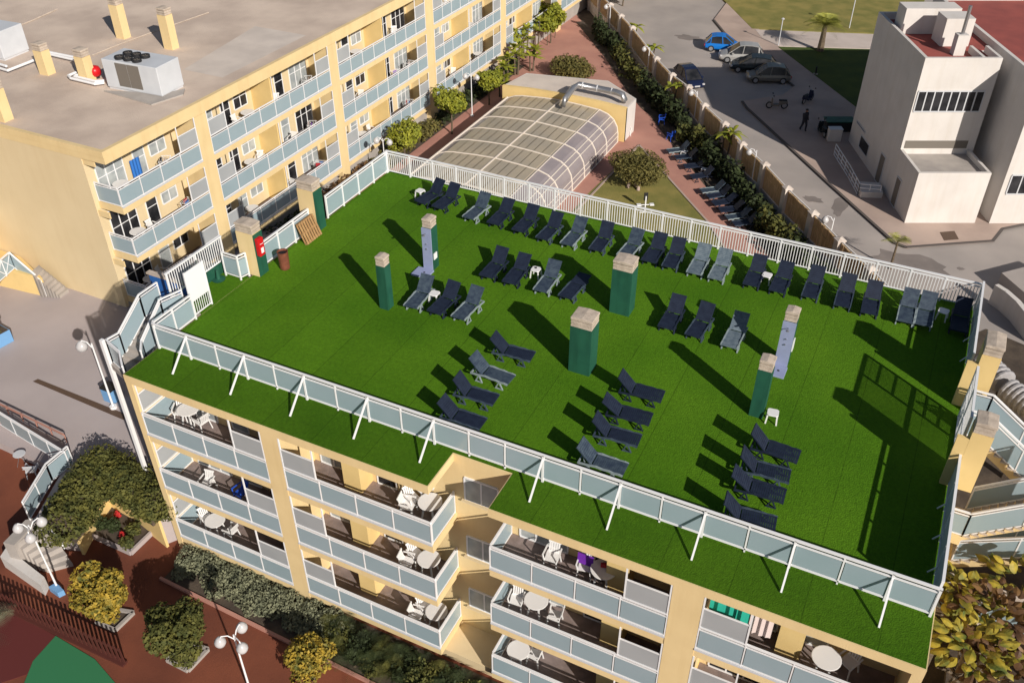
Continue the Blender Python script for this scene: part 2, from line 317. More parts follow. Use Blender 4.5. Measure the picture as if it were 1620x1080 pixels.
# ------------------------------------------------------------------ hotel buildings
def near_F(s, d, z): return (s, 17.75+d, z)
LBX = -36.8
def left_F(s, d, z): return (LBX-d, s, z)
def fb(mb, F, s0, s1, d0, d1, z0, z1):
    a, b = F(s0, d0, z0), F(s1, d1, z1); mb.box(a[0], b[0], a[1], b[1], a[2], b[2]); return mb
def fbar(mb, F, p, q, w=.05, h=None): return mb.bar(F(*p), F(*q), w, h)
DEP = 1.7
def glass_run(F, par, p0, p1, z, step=1.45, h=1.1, end_posts=True):
    "glass balustrade between facade points p0,p1 (s,d); returns railing + panes as children of par"
    rl = MB(); gl = MB()
    a = Vector((p0[0], p0[1])); b = Vector((p1[0], p1[1])); L = (b-a).length; n = max(1, round(L/step))
    ps = [a+(b-a)*k/n for k in range(n+1)]
    for zz, ww in ((h, .06), (h-.13, .035), (.06, .045)):
        rl.bar(F(a.x, a.y, z+zz), F(b.x, b.y, z+zz), ww, ww)
    for k, q in enumerate(ps):
        rl.bar(F(q.x, q.y, z), F(q.x, q.y, z+h-.03), .04)
    for k in range(n):
        q0 = ps[k]+(ps[k+1]-ps[k])*.03; q1 = ps[k+1]-(ps[k+1]-ps[k])*.03
        c = [F(q0.x,q0.y,z+.1), F(q1.x,q1.y,z+.1), F(q1.x,q1.y,z+h-.16), F(q0.x,q0.y,z+h-.16)]
        gl.slab(*c, .012)
    r = rl.build('railing', M['white'], par); g = gl.build('glass', M['frost'], r if par is None else par)
    return r, g
def window(F, par, s0, s1, d, z0, z1, nx=2, ny=1, pane='darkglass', name='window', face=-1):
    "framed window on wall plane d; face -1 looks out of the facade"
    fr = MB(); e = .05*face
    for a, b, c, dd in ((s0,s1,z1-.06,z1),(s0,s1,z0,z0+.06)): fb(fr, F, a, b, d+e, d-.02*face, c, dd)
    for k in range(nx+1):
        x = s0+(s1-s0)*k/nx; fb(fr, F, x-.03, x+.03, d+e*.8, d-.02*face, z0+.06, z1-.06)
    for k in range(1, ny):
        zz = z0+(z1-z0)*k/ny; fb(fr, F, s0, s1, d+e*.7, d-.02*face, zz-.02, zz+.02)
    f = fr.build(name, M['white'], par)
    pn = MB(); fb(pn, F, s0+.02, s1-.02, d+e*.4, d-.01*face, z0+.02, z1-.02); pn.build('pane', M[pane], f)
    return f
rnd = random.Random(5)
def balcony(F, bld, s0, s1, z, aps, open0=False, open1=False, priv=(True, True), first=False):
    "one balcony between two piers: slab, floor, balustrade, privacy panels, and the wall behind it"
    m = MB(); fb(m, F, s0, s1, 0, DEP, z-.42, z)
    b = m.build('balcony', M['cream'], bld)
    m = MB(); fb(m, F, s0+.05, s1-.05, .06, DEP-.004, z-.02, z+.006); m.build('floor', M['floor'], b)
    m = MB(); fb(m, F, s0+.01, s1-.01, -.05, .04, z-.05, z+.02); m.build('edge_strip', M['grey'], b)
    glass_run(F, b, (s0+.03, .0), (s1-.03, .0), z)
    if open0: glass_run(F, b, (s0+.03, .05), (s0+.03, DEP-.05), z)
    if open1: glass_run(F, b, (s1-.03, .05), (s1-.03, DEP-.05), z)
    top = 2.6 if z < -1.2 else 2.6
    L = s1-s0
    for side, on in ((0, priv[0]), (1, priv[1])):
        if not on: continue
        pr = MB(); pg = MB()
        a, c = (s0+.04, s0+1.45) if side == 0 else (s1-1.45, s1-.04)
        fb(pr, F, a, c, -.02, .02, z+1.98, z+2.02)
        for x in (a, c): fb(pr, F, x-.025, x+.025, -.025, .025, z+1.1, z+2.6)
        fb(pg, F, a+.03, c-.03, -.006, .006, z+1.14, z+1.97)
        pr.build('privacy_screen', M['white'], b); pg.build('screen_glass', M['frost_grey'], b)
    n = max(1, round(L/5.8))
    for k in range(1, n):
        x = s0+L*k/n; pr = MB(); fb(pr, F, x-.02, x+.02, -.02, .02, z+1.1, z+2.6); pr.build('screen_post', M['white'], b)
    # apartments
    for k in range(aps):
        a = s0+L*k/aps; c = s0+L*(k+1)/aps
        if k: 
            m = MB(); fb(m, F, a-.07, a+.07, .12, DEP, z+.006, z+2.6); m.build('partition', M['yellow'], bld)
        flip = k % 2
        W = c-a
        q0, q1 = (a+.35, a+2.15) if not flip else (c-2.15, c-.35)
        window(F, bld, q0, q1, DEP, z+.02, z+2.2, 3, 2, rnd.choice(['paleglass','darkglass','paleglass']), 'glass_door')
        q0, q1 = (a+2.9, a+3.7) if not flip else (c-3.7, c-2.9)
        window(F, bld, q0, q1, DEP, z+.02, z+2.15, 1, 2, rnd.choice(['darkglass','paleglass']), 'balcony_door')
        if W > 5:
            q0, q1 = (a+4.3, a+5.1) if not flip else (c-5.1, c-4.3)
            window(F, bld, q0-.2, q1+.2, DEP, z+.75, z+2.15, 2, 2, rnd.choice(['darkglass','paleglass']))
    return b

# near building
NB = empty('hotel_block', (-10.6, 27, CZ), 0, 'pale yellow hotel block with green turf roof terrace and three rows of glass balconies', 'building', 'hotel blocks')
NB.location = (0,0,0)
m = MB(); m.box(-24.95, 3.7, 17.75+DEP, 36.5, CZ-.3, -.36); m.build('wall', M['cream'], NB)
roofpoly = [(-25.0,17.72),(-11.7,17.72),(-11.7,17.75+DEP),(-9.5,17.75+DEP),(-9.5,17.72),(3.75,17.72),(3.75,36.62),(-25.0,36.62)]
m = MB(); m.prism(roofpoly, -.358, -.004); m.build('roof', M['cream'], NB)
tp = [(-24.97,19.57),(3.72,19.57),(3.72,36.58),(-24.97,36.58)]
for q_ in ([(-24.97,17.76),(-11.74,17.76),(-11.74,19.566),(-24.97,19.566)], [(-9.46,17.76),(3.72,17.76),(3.72,19.566),(-9.46,19.566)], [(-11.739,17.8+DEP),(-9.461,17.8+DEP),(-9.461,19.566),(-11.739,19.566)]):
    m = MB(); m.prism(q_, -.003, .012); m.build('turf_covering', M['turf_new'], NB)
m = MB(); m.prism(tp, -.003, .012); m.build('turf_covering', M['turf'], NB)
zs = [-2.9, -5.9, -8.9]
for (a, b) in ((-25.0,-24.7),(-18.65,-17.9),(-3.3,-2.35),(3.45,3.75)):
    m = MB(); fb(m, near_F, a, b, -.02, DEP, CZ-.2, -.36); m.build('pier', M['cream'], NB)
for i, z in enumerate(zs):
    balcony(near_F, NB, -24.7, -18.65, z, 1, open0=True, priv=(False, True))
    balcony(near_F, NB, -17.9, -11.7, z, 1, open1=True, priv=(True, False))
    balcony(near_F, NB, -9.5, -3.3, z, 1, open0=True, priv=(False, True))
    balcony(near_F, NB, -2.35, 3.45, z, 1, priv=(True, False))
    for a_ in (-16.0, -5.7, -.1):
        m = MB(); fb(m, near_F, a_, a_+.75, .95, DEP-.002, z+.007, z+2.58); m.build('wall_projection', M['yellow'], NB)
    window(near_F, NB, -11.3, -10.0, DEP, z+.85, z+2.0, 2, 1, 'paleglass')
    m = MB(); fb(m, near_F, -11.4, -10.1, DEP-.14, DEP+.01, z+.82, z+.89); m.build('sill', M['cream_dark'], NB)
m = MB(); fb(m, near_F, -25.0, -9.5+2.2, .3, DEP, CZ-.2, -9.33); fb(m, near_F, -7.2, 3.7, .3, DEP, CZ-.2, -9.33); m.build('plinth', M['cream_dark'], NB)
for z in zs:      # drying arms outside the left end and upper side screen
    m = MB()
    for d in (.45, .85, 1.25): fbar(m, near_F, (-25.3, d, z+1.45), (-24.98, d, z+1.45), .03)
    fbar(m, near_F, (-25.3, .4, z+1.45), (-25.3, 1.3, z+1.45), .03); m.build('drying_arm', M['white'], NB)
    m = MB(); fb(m, near_F, -24.66, -24.62, .08, 1.25, z+1.97, z+2.01); fb(m, near_F, -24.66, -24.62, 1.21, 1.25, z+1.15, z+2.6); fb(m, near_F, -24.66, -24.62, .04, .08, z+1.15, z+2.6); m.build('side_screen', M['white'], NB)
    m = MB(); fb(m, near_F, -24.65, -24.64, .1, 1.2, z+1.18, z+1.96); m.build('screen_glass', M['frost_grey'], NB)

# left building
LB = empty('hotel_block', (0,0,0), 0, 'long pale yellow hotel block with gravel roof carrying air conditioning units', 'building', 'hotel blocks')
RZ = 1.56
m = MB(); m.box(LBX-DEP, -75, 28.9, 140, -10.3, RZ-.35); m.build('wall', M['cream_dark'], LB)
m = MB(); m.prism([(LBX+.02,28.88),(LBX+.02,140.1),(-75.1,140.1),(-75.1,28.88)], RZ-.348, RZ-.002)
m.build('roof_slab', M['cream'], LB)
m = MB()
m.box(LBX-.22, LBX+.03, 28.86, 140, RZ-.001, 1.9); m.box(-75, LBX-.221, 28.86, 29.1, RZ-.001, 1.9); m.build('parapet', M['cream'], LB)
m = MB(); m.box(LBX-.23, -75, 29.11, 140, RZ, RZ+.02); m.build('gravel_surface', M['gravel'], LB)
m = MB(); m.quad((-41.6,40,RZ+.026),(-38.6,40,RZ+.026),(-38.6,48.3,RZ+.026),(-42.8,48.3,RZ+.026)); m.build('roof_patch', M['gravel2'], LB)
lz = [-1.35, -4.35, -7.35]
pw = [(35.33,36.26),(48.0,48.93),(60.5,61.65),(73.3,74.3),(85.9,86.9),(98.5,99.5)]
for a, b in pw:
    m = MB(); fb(m, left_F, a, b, -.03, DEP, -10.2, RZ-.36); m.build('pier', M['cream'], LB)
bays = [(29.15,35.33,1),(36.26,48.0,2),(48.93,60.5,2),(61.65,73.3,2),(74.3,85.9,2),(86.9,98.5,2)]
for z in lz:
    for j, (a, b, n) in enumerate(bays):
        balcony(left_F, LB, a, b, z, n, open0=(j == 0), priv=(j > 0, True))
m = MB(); fb(m, left_F, 29.1, 110, .35, DEP, -10.2, -7.78); m.build('plinth', M['conc'], LB)
m = MB(); m.box(LBX-DEP-12.1, LBX-DEP-12, 28.86, 28.92, -5.5, -5.2); m.build('wall_vent', M['grey'], LB)
# slim cream side return under the overhang of the corner
for z in (1.2, -1.8, -4.8):
    m = MB(); m.box(LBX-DEP+.01, LBX-.9, 28.95, 29.02, z-.35, z); m.build('corner_beam', M['cream'], LB)

# ------------------------------------------------------------------ rooftop railings
def front_railing():
    r = empty('glass_railing', (0,0,0), 0, 'long frosted glass railing with slanted braces along the front of the turf roof', 'railing')
    xs0, xs1, y = -24.9, 3.62, 19.58
    braces = [-23.3,-20.55,-17.85,-15.15,-12.5,-8.42,-5.76,-3.04,-.35,2.38]
    posts = sorted(braces+[-24.9,-21.9,-19.2,-16.5,-13.8,-11.15,-9.8,-7.1,-4.4,-1.7,1.05,3.62])
    for x in posts:
        m = MB(); big = x in braces or x in (-24.9, 3.62)
        m.bar((x,y,.01),(x,y,1.2),.075 if big else .05); m.build('post', M['white'], r)
    for a, b in zip(posts, posts[1:]):
        m = MB(); m.slab((a+.05,y,.2),(b-.05,y,.2),(b-.05,y,.98),(a+.05,y,.98),.014); m.build('glass_panel', M['frost'], r)
    m = MB(); m.bar((xs0-.04,y,1.2),(xs1+.04,y,1.2),.075,.06); m.bar((xs0,y,1.04),(xs1,y,1.04),.045); m.bar((xs0,y,.14),(xs1,y,.14),.05); m.build('rail', M['white'], r)
    for x in braces:
        m = MB(); m.bar((x,y-.03,1.05),(x,18.54,.03),.055); m.build('brace', M['white'], r)
    # left return
    x = -24.95; ys = [19.58, 20.65, 21.72]
    for yy in ys[1:]:
        m = MB(); m.bar((x,yy,.01),(x,yy,1.2),.06); m.build('post', M['white'], r)
    for a, b in zip(ys, ys[1:]):
        m = MB(); m.slab((x,a+.06,.2),(x,b-.05,.2),(x,b-.05,.98),(x,a+.06,.98),.014); m.build('glass_panel', M['frost'], r)
    m = MB(); m.bar((x,19.6,1.2),(x,21.75,1.2),.07,.06); m.bar((x,19.6,1.04),(x,21.72,1.04),.045); m.bar((x,19.6,.14),(x,21.72,.14),.05); m.build('rail', M['white'], r)
front_railing()
def picket_railing():
    r = empty('picket_railing', (0,0,0), 0, 'long white picket railing along the back edge of the turf roof', 'railing')
    y = 36.42; n = 21; x0, x1 = -24.95, 3.6
    xs = [x0+(x1-x0)*k/n for k in range(n+1)]
    for x in xs: m = MB(); m.bar((x,y,.0),(x,y,1.2),.075); m.build('post', M['white'], r)
    for a, b in zip(xs, xs[1:]):
        m = MB()
        for k in range(1, 11):
            x = a+(b-a)*k/11; m.bar((x,y,.12),(x,y,1.07),.03)
        m.build('picket_panel', M['white'], r)
    m = MB(); m.bar((x0-.04,y,1.22),(x1+.04,y,1.22),.09,.06); m.bar((x0,y,1.08),(x1,y,1.08),.05); m.bar((x0,y,.12),(x1,y,.12),.045); m.build('rail', M['white'], r)
picket_railing()
def glass_side(name, label, x, ys, braces=False, h=1.2, inner=1):
    r = empty(name, (0,0,0), 0, label, 'railing')
    for yy in ys: m = MB(); m.bar((x,yy,.01),(x,yy,h),.07); m.build('post', M['white'], r)
    for a, b in zip(ys, ys[1:]):
        m = MB(); zl_ = .04 if braces else .2; zt_ = h-.13 if braces else h-.2
        m.slab((x,a+.03,zl_),(x,b-.03,zl_),(x,b-.03,zt_),(x,a+.03,zt_),.014); m.build('glass_panel', M['frost_dense' if braces else 'frost'], r)
        if braces:
            m = MB(); m.bar((x-.02,b-.02,.35),(x-.22,b-.02,.03),.035); m.build('brace', M['white'], r)
    m = MB(); a, b = ys[0]-.03, ys[-1]+.03
    m.bar((x,a,h),(x,b,h),.08,.06); m.bar((x,a,h-.15),(x,b,h-.15),.045); m.bar((x,a,.14),(x,b,.14),.05); m.build('rail', M['white'], r)
    return r
glass_side('glass_railing', 'white framed glass railing on the far left roof edge, meeting the picket railing', -24.95, [31.0,32.35,33.7,35.05,36.33])
glass_side('glass_railing', 'short white framed glass railing between the two half green chimneys, pallets leaning on it', -24.95, [26.15,27.3,28.45,29.6])
glass_side('glass_railing', 'white framed glass railing at the near right roof corner', 3.6, [19.7,21.2,22.6,24.0,25.3], True, 1.4)
glass_side('glass_railing', 'white framed glass railing at the far right roof corner beside the shaded lounger', 3.6, [31.05,32.4,33.8,35.2,36.3], True, 1.4)

# ------------------------------------------------------------------ chimneys on the turf
def chimney(label, x0, x1, y0, y1, h=2.55, body='green', zb=0.0, front=None, group='capped chimneys on the roof', right=None, nm='chimney'):
    r = empty(nm, ((x0+x1)/2, (y0+y1)/2, zb), 0, label, 'chimney', group)
    a, b = (x1-x0)/2, (y1-y0)/2
    m = MB(); m.box(-a, a, -b, b, 0.0, h-.46); m.build('shaft', M[body], r)
    if right: m = MB(); m.box(a+.001, a+.012, -b-.001, b-.002, .0, h-.47); m.build('green_side', M[right], r)
    m = MB()
    for k in range(2): m.box(-a+.015, a-.015, -b+.015, b-.015, h-.445+k*.15, h-.445+k*.15+.11)
    m.box(-a+.05, a-.05, -b+.05, b-.05, h-.46, h-.14); m.build('vent', M['capstone'], r)
    m = MB(); k = .005
    m.add([(-a-k,-b-k,h-.14),(a+k,-b-k,h-.14),(a+k,b+k,h-.14),(-a-k,b+k,h-.14),(-a-k,-b-k,h-.04),(a+k,-b-k,h-.04),(a+k,b+k,h-.04),(-a-k,b+k,h-.04),(0,-b-k,h),(0,b+k,h)],
          [(3,2,1,0),(0,1,5,8,4),(1,2,6,5),(2,3,7,9,6),(3,0,4,7),(4,8,9,7),(8,5,6,9)])
    m.build('cap', M['capstone'], r, bevel=.015)
    return r, a, b
chimney('slim green chimney at the left of the turf beside the three grouped loungers', -18.62,-18.20,25.68,26.1)
chB, a, b = chimney('slim green chimney with a blue mosaic shower front, farthest left on the turf', -18.5,-18.05,29.15,29.65)
chimney('broad green chimney in mid turf, nearer of the two broad ones', -9.95,-9.1,25.3,26.05)
chimney('broad green chimney standing near the back row of loungers', -9.95,-9.1,29.6,30.3)
chimney('slim green chimney at the right with a white table at its foot', -3.15,-2.66,25.78,26.25)
chF, a2, b2 = chimney('slim right hand chimney with a blue mosaic shower front', -3.0,-2.52,29.08,29.55)
def shower(parent_xy, label, w, h, yf, tray):
    x = parent_xy
    r = empty('roof_shower', (x, yf, 0), 0, label, 'shower', 'roof showers')
    m = MB(); m.box(-w/2, w/2, -.05, -.004, .0, h); m.build('tiled_panel', M['bluetile'], r)
    m = MB(); m.box(-w/2-tray, w/2+tray*.3, -.75, -.06, .012, .09); m.build('tray', M['bluetile'], r, bevel=.01)
    m = MB(); m.tube([(0,-.05,h-.25),(0,-.25,h-.2)], .015, 6); m.lathe([(.005,.03),(.07,0),(.07,-.01)], (0,-.27,h-.22), 10); m.build('shower_head', M['metal'], r)
    m = MB(); m.tube([(0,-.05,1.1),(0,-.11,1.1)], .025, 8); m.tube([(0,-.05,1.35),(0,-.11,1.35)], .02, 8); m.build('tap', M['metal'], r)
    m = MB(); m.lathe([(.05,0),(.05,.006)], (0,-.4,.09), 10); m.build('drain', M['darkglass'], r)
shower(-18.28, 'blue mosaic shower panel and tray on the far left chimney, beside the grey lounger', .46, 2.09, 29.15, .25)
shower(-2.76, 'blue mosaic shower panel and tray on the right hand chimney', .49, 2.09, 29.08, .12)
m = MB(); m.box(-18.03,-17.99,29.2,29.45,.55,.85); tag(m.build('notice_board', M['white']), 'small white notice on the green side of the far left shower chimney', 'sign')
m = MB(); m.box(-2.51,-2.47,29.15,29.4,.75,1.25); tag(m.build('notice_board', M['white']), 'small white panel on the side of the right hand shower chimney', 'sign')
chimney('cream chimney with one green side beside the red fire hose box', -25.5,-24.6,25.4,26.0, 2.55, 'cream', right='green')
chimney('cream chimney with one green side behind the stacked pallets', -25.5,-24.6,29.7,30.35, 2.55, 'cream', right='green')
for lb, x0, x1, y0, y1 in [('cream chimney on the right roof edge, nearer to the outside stairs', 3.68,4.3,25.2,25.9), ('cream chimney on the right roof edge, farther one, with a framed panel', 3.68,4.3,29.6,30.6)]:
    ch, a, b = chimney(lb, x0, x1, y0, y1, 2.85, 'yellow')
    m = MB(); m.box(-a-.36, -a-.004, -b+.002, -b+.14, .0, 1.95 if y0 > 28 else 2.1); m.build('wall_fin', M['yellow'], ch)
for (lb, px, z) in []: pass
# hose box, bin, pallets
r = empty('fire_hose_box', (-24.58, 25.62, 1.05), 0, 'red fire hose box fixed to the half green chimney', 'hose box')
m = MB(); m.box(.0,.2,-.17,.17,0,.85); m.build('case', M['red'], r, bevel=.03)
m = MB(); m.box(.2,.215,-.08,.08,.15,.4); m.build('label_plate', M['white'], r)
m = MB(); m.tube([(.21,-.1,.6),(.24,0,.6),(.21,.1,.6)], .012, 6); m.build('handle', M['white'], r)
bp = P(427,414)
r = empty('waste_bin', (-24.05, 26.45, 0.012), 0, 'round brown waste bin beside the chimney with the red hose box', 'bin')
m = MB(); m.lathe([(.19,0),(.22,.05),(.24,.85),(.25,.88),(.22,.88),(.21,.8),(.18,.1)], (0,0,0), 18); m.build('bin_body', M['brownbin'], r, smooth=False)
m = MB(); m.lathe([(.22,.0),(.22,.01)], (0,0,.78), 18); m.build('bin_liner', M['black'], r)
r = empty('wooden_pallet', (-24.42, 29.0, 0.02), 0, 'wooden pallets leaning against the glass railing by the chimney', 'pallet')
T = Matrix.Rotation(R(-22), 4, 'Y')
m = MB()
for lay in (0, .16):
    for k in range(7): m.box(lay, lay+.022, -.55+k*.165, -.55+k*.165+.11, 0, 1.05)
m.xf(T); m.build('slats', M['wood'], r)
m = MB()
for k in (0, .48, .96): m.box(.023, .137, -.55, .55, k, k+.09)
m.xf(T); m.build('blocks', M['wood'], r)

# ------------------------------------------------------------------ sun loungers
def lounger_maker(ms, mf, flat=False, back=47):
    def mk():
        r = empty('sun_lounger', (0,0,0), 0, 'x', 'sun lounger')
        # local frame: foot at x=0, head towards +x, width along y
        seat = 1.08; zt = .36; wd = .68
        m = MB()
        for k in range(15):
            x = .03+k*.07; m.box(x, x+.062, -wd/2+.045, wd/2-.045, zt-.02, zt+.006)
        m.box(0, .06, -wd/2, wd/2, zt-.05, zt+.002); m.box(.03, seat, -.02, .02, zt-.045, zt-.022)
        m.build('seat', M[ms], r)
        ang = R(6) if flat else R(back); bl = .82
        T = Matrix.Translation((seat, 0, zt)) @ Matrix.Rotation(-ang, 4, 'Y')
        m = MB()
        for k in range(9):
            x = .05+k*.08; m.box(x, x+.072, -wd/2+.06, wd/2-.06, -.012, .012)
        m.box(bl-.05, bl, -wd/2+.03, wd/2-.03, -.025, .02); m.box(.03, bl-.05, -wd/2+.08, wd/2-.08, -.02, -.0125)  # thin sheet behind the slats, added to make their shadow solid
        for s in (-1, 1): m.box(0, bl-.02, s*(wd/2-.06)-.025, s*(wd/2-.06)+.025, -.025, .018)
        m.xf(T); m.build('backrest', M[ms], r)
        m = MB()
        for s in (-1, 1):
            y = s*(wd/2-.022); pts = [(.0,zt-.03),(.15,zt+.0),(.32,zt-.02),(.5,zt+.015),(.7,zt+.0),(.95,zt+.03),(1.25,zt-.02),(1.55,zt-.04)]
            for (xa, za), (xb, zb) in zip(pts, pts[1:]): m.bar((xa,y,za),(xb,y,zb),.045,.07)
        m.bar((1.55,-wd/2,zt-.04),(1.55,wd/2,zt-.04),.05,.06)
        m.build('frame', M[mf], r)
        for s in (-1, 1):
            y = s*(wd/2-.03)
            m = MB(); m.bar((.34,y,zt-.05),(.2,y,.0),.05,.04); m.bar((.36,y,zt-.05),(.5,y,.0),.05,.04); m.bar((.18,y,.02),(.52,y,.02),.045,.035); m.build('leg', M[mf], r)
            m = MB(); m.bar((1.2,y,zt-.06),(1.08,y,.0),.05,.04); m.bar((1.22,y,zt-.06),(1.36,y,.0),.05,.04); m.bar((1.06,y,.02),(1.38,y,.02),.045,.035); m.build('leg', M[mf], r)
        if not flat and back > 40:
            m = MB()
            for s in (-1, 1): m.bar((1.36,s*.2,zt-.03),(1.44,s*.2,zt+.24),.03,.04)
            m.bar((1.44,-.22,zt+.24),(1.44,.22,zt+.24),.03,.04)
            m.build('back_support', M[mf], r)
        return r
    return mk
K_navy = Kind(lounger_maker('navy', 'navy')); K_steel = Kind(lounger_maker('steel', 'paleframe')); K_pale = Kind(lounger_maker('pale', 'paleframe')); K_flat = Kind(lounger_maker('navy', 'steel', True))
K_mid = Kind(lounger_maker('navy', 'steel')); K_low = Kind(lounger_maker('navy', 'navy', False, 38)); K_high = Kind(lounger_maker('navy', 'steel', False, 55))
KM = {'n': (K_navy, 'dark navy'), 's': (K_steel, 'grey blue'), 'p': (K_pale, 'faded pale'), 'm': (K_mid, 'dark blue'), 'l': (K_low, 'dark navy'), 'h': (K_high, 'dark blue'), 'f': (K_flat, 'flat lying dark blue')}
S = 1.15
back = [(-18.66,79,'n'),(-17.76,84,'n'),(-16.17,86,'s'),(-15.04,88,'l'),(-13.87,87,'n'),(-12.74,88,'m'),(-11.69,89,'s'),(-10.51,89,'h'),(-9.36,87,'s'),(-8.38,90,'n'),(-7.54,91,'m'),(-6.56,91,'p'),(-5.73,90,'p'),(-4.44,91,'n'),(-3.48,89,'l'),(-2.33,92,'m'),(-1.16,92,'h'),(-.22,92,'n'),(.98,91,'s'),(1.57,90,'s'),(2.72,91,'n')]
by = [29.34,29.27,29.06,29.09,29.01,28.86,28.9,29.0,29.03,29.12,29.08,29.06,29.04,29.19,29.2,29.35,29.28,29.23,29.27,29.34,29.5]
lrnd = random.Random(3)
for i, ((x, a, k), y) in enumerate(zip(back, by)):
    extra = {0: ', beside a table', 20: ', in shade'}.get(i, '')
    KM[k][0].place((x*S, y*S, .012), R(a+lrnd.uniform(-1.5,1.5)), f'{KM[k][1]} lounger, {ORD[i]} from left along the picket railing{extra}', 'loungers along the back railing')
mids = [(-14.99,22.51,93,'s','grey lounger left of a white table, behind the front left slim chimney'),(-14.08,22.57,86,'n','dark lounger right of a white table, middle of the three on the left'),(-13.15,22.65,87,'s','grey blue lounger with pale frame, rightmost of the three on the left'),
 (-13.49,25.45,89,'n','dark lounger, leftmost of the four in the middle row'),(-12.52,25.44,91,'l','dark lounger directly left of the white table in the middle row'),(-11.26,25.46,91,'s','grey framed lounger directly right of the white table in the middle row'),(-10.28,25.48,86,'f','lounger lying half in the broad chimney shadow, rightmost of the middle row'),
 (-6.41,25.27,90,'n','dark lounger, leftmost of the three between the right hand chimneys'),(-5.43,25.23,86,'h','dark lounger, middle of the three between the right hand chimneys'),(-4.16,25.19,89,'p','faded pale lounger, rightmost of the three between the right hand chimneys')]
for x, y, a, k, lb in mids: KM[k][0].place((x*S, y*S, .012), R(a), lb, 'loungers in the middle rows')
side = [((-9.85,21.8,-176,'m'),(-9.96,20.4,177,'s'),(-9.96,19.31,-177,'h'),(-9.81,18.15,-179,'m')), ((-5.32,21.74,-176,'n'),(-5.31,20.57,-175,'l'),(-5.3,19.52,-176,'m'),(-5.26,18.21,-179,'s')), ((-.91,20.9,179,'n'),(-.97,19.99,-175,'m'),(-.93,19.17,-177,'l'),(-.92,18.05,-174,'m'))]
gn = ['left', 'centre', 'right']
for g, col in enumerate(side):
    for j, (x, y, a, k) in enumerate(col):
        end = ['farthest from', 'second farthest from', 'second nearest to', 'nearest to'][j]
        KM[k][0].place((x*S, y*S, .012), R(a), f'sideways {KM[k][1]} lounger, {end} the front railing, {gn[g]} column', 'sideways loungers in three columns')
def table_maker():
    r = empty('side_table', (0,0,0), 0, 'x', 'side table')
    m = MB(); c = .06; h = .2
    m.prism([(-h+c,-h),(h-c,-h),(h,-h+c),(h,h-c),(h-c,h),(-h+c,h),(-h,h-c),(-h,-h+c)], .38, .42); m.build('table_top', M['resin'], r, bevel=.01)
    for sx in (-1,1):
        for sy in (-1,1):
            m = MB(); m.bar((sx*.16,sy*.16,.38),(sx*.19,sy*.19,0),.05,.035); m.build('leg', M['resin'], r)
    return r
K_tab = Kind(table_maker)
for i, ((x, y), lb) in enumerate(zip([(-19.12,30.19),(-14.62,23.58),(-11.98,26.67),(-4.04,30.08),(2.13,30.48),(-2.04,22.45)],
    ['white plastic side table left of the first pair of loungers by the picket railing','white plastic side table among the three loungers on the left','white plastic side table with something small on it in the middle row','white plastic side table between two dark loungers of the back row','white plastic side table in the far right corner beside the shaded lounger','white plastic side table standing at the foot of the slim green chimney on the right'])):
    K_tab.place((x*S, y*S, .012), R(lrnd.uniform(-10,10)), lb, 'white side tables on the roof')
m = MB(); m.lathe([(.05,0),(.055,.03),(.04,.03)], (-11.98*S-.03, 26.67*S+.05, .434), 10); tag(m.build('ashtray', M['darkglass']), 'small dark ashtray on the white side table of the middle row', 'ashtray')

# ------------------------------------------------------------------ screens and stairs at the right edge
r = empty('slatted_screen', (0,0,0), 0, 'tall white wire screen between the two chimneys on the right roof edge', 'screen')
x = 3.62; ya, yb = 26.05, 28.95
for yy in (ya+.04, 27.65, yb-.04): m = MB(); m.bar((x,yy,.01),(x,yy,2.3),.09); m.build('post', M['white'], r)
m = MB()
for z in (2.3, 1.06, .08): m.bar((x,ya,z),(x,yb,z),.08)
for z in (.42, .74, 1.5, 1.9): m.bar((x,27.65,z),(x,yb,z),.05)
m.build('frame_bars', M['white'], r)
m = MB()
for k in range(41):
    yy = ya+.07*k
    m.bar((x,yy,.1),(x,yy,2.28),.03,.022)
m.build('wires', M['white'], r)
def rail3(par, pts, h=1.15, posts=True, nm='railing'):
    m = MB(); g = MB()
    for a, b in zip(pts, pts[1:]):
        a = Vector(a); b = Vector(b); u = Vector((0,0,1))
        m.bar(a+u*h, b+u*h, .07, .05); m.bar(a+u*(h-.14), b+u*(h-.14), .035); m.bar(a+u*.06, b+u*.06, .04)
        d = (b-a)*.04; g.slab(a+d+u*.1, b-d+u*.1, b-d+u*(h-.2), a+d+u*(h-.2), .012)
        L = (b-a).length; n = max(1, round(L/1.3))
        for k in range(n+1): q = a+(b-a)*k/n; m.bar(q, q+u*h, .045)
    m.build(nm, M['white'], par); g.build('glass', M['frost'], par)
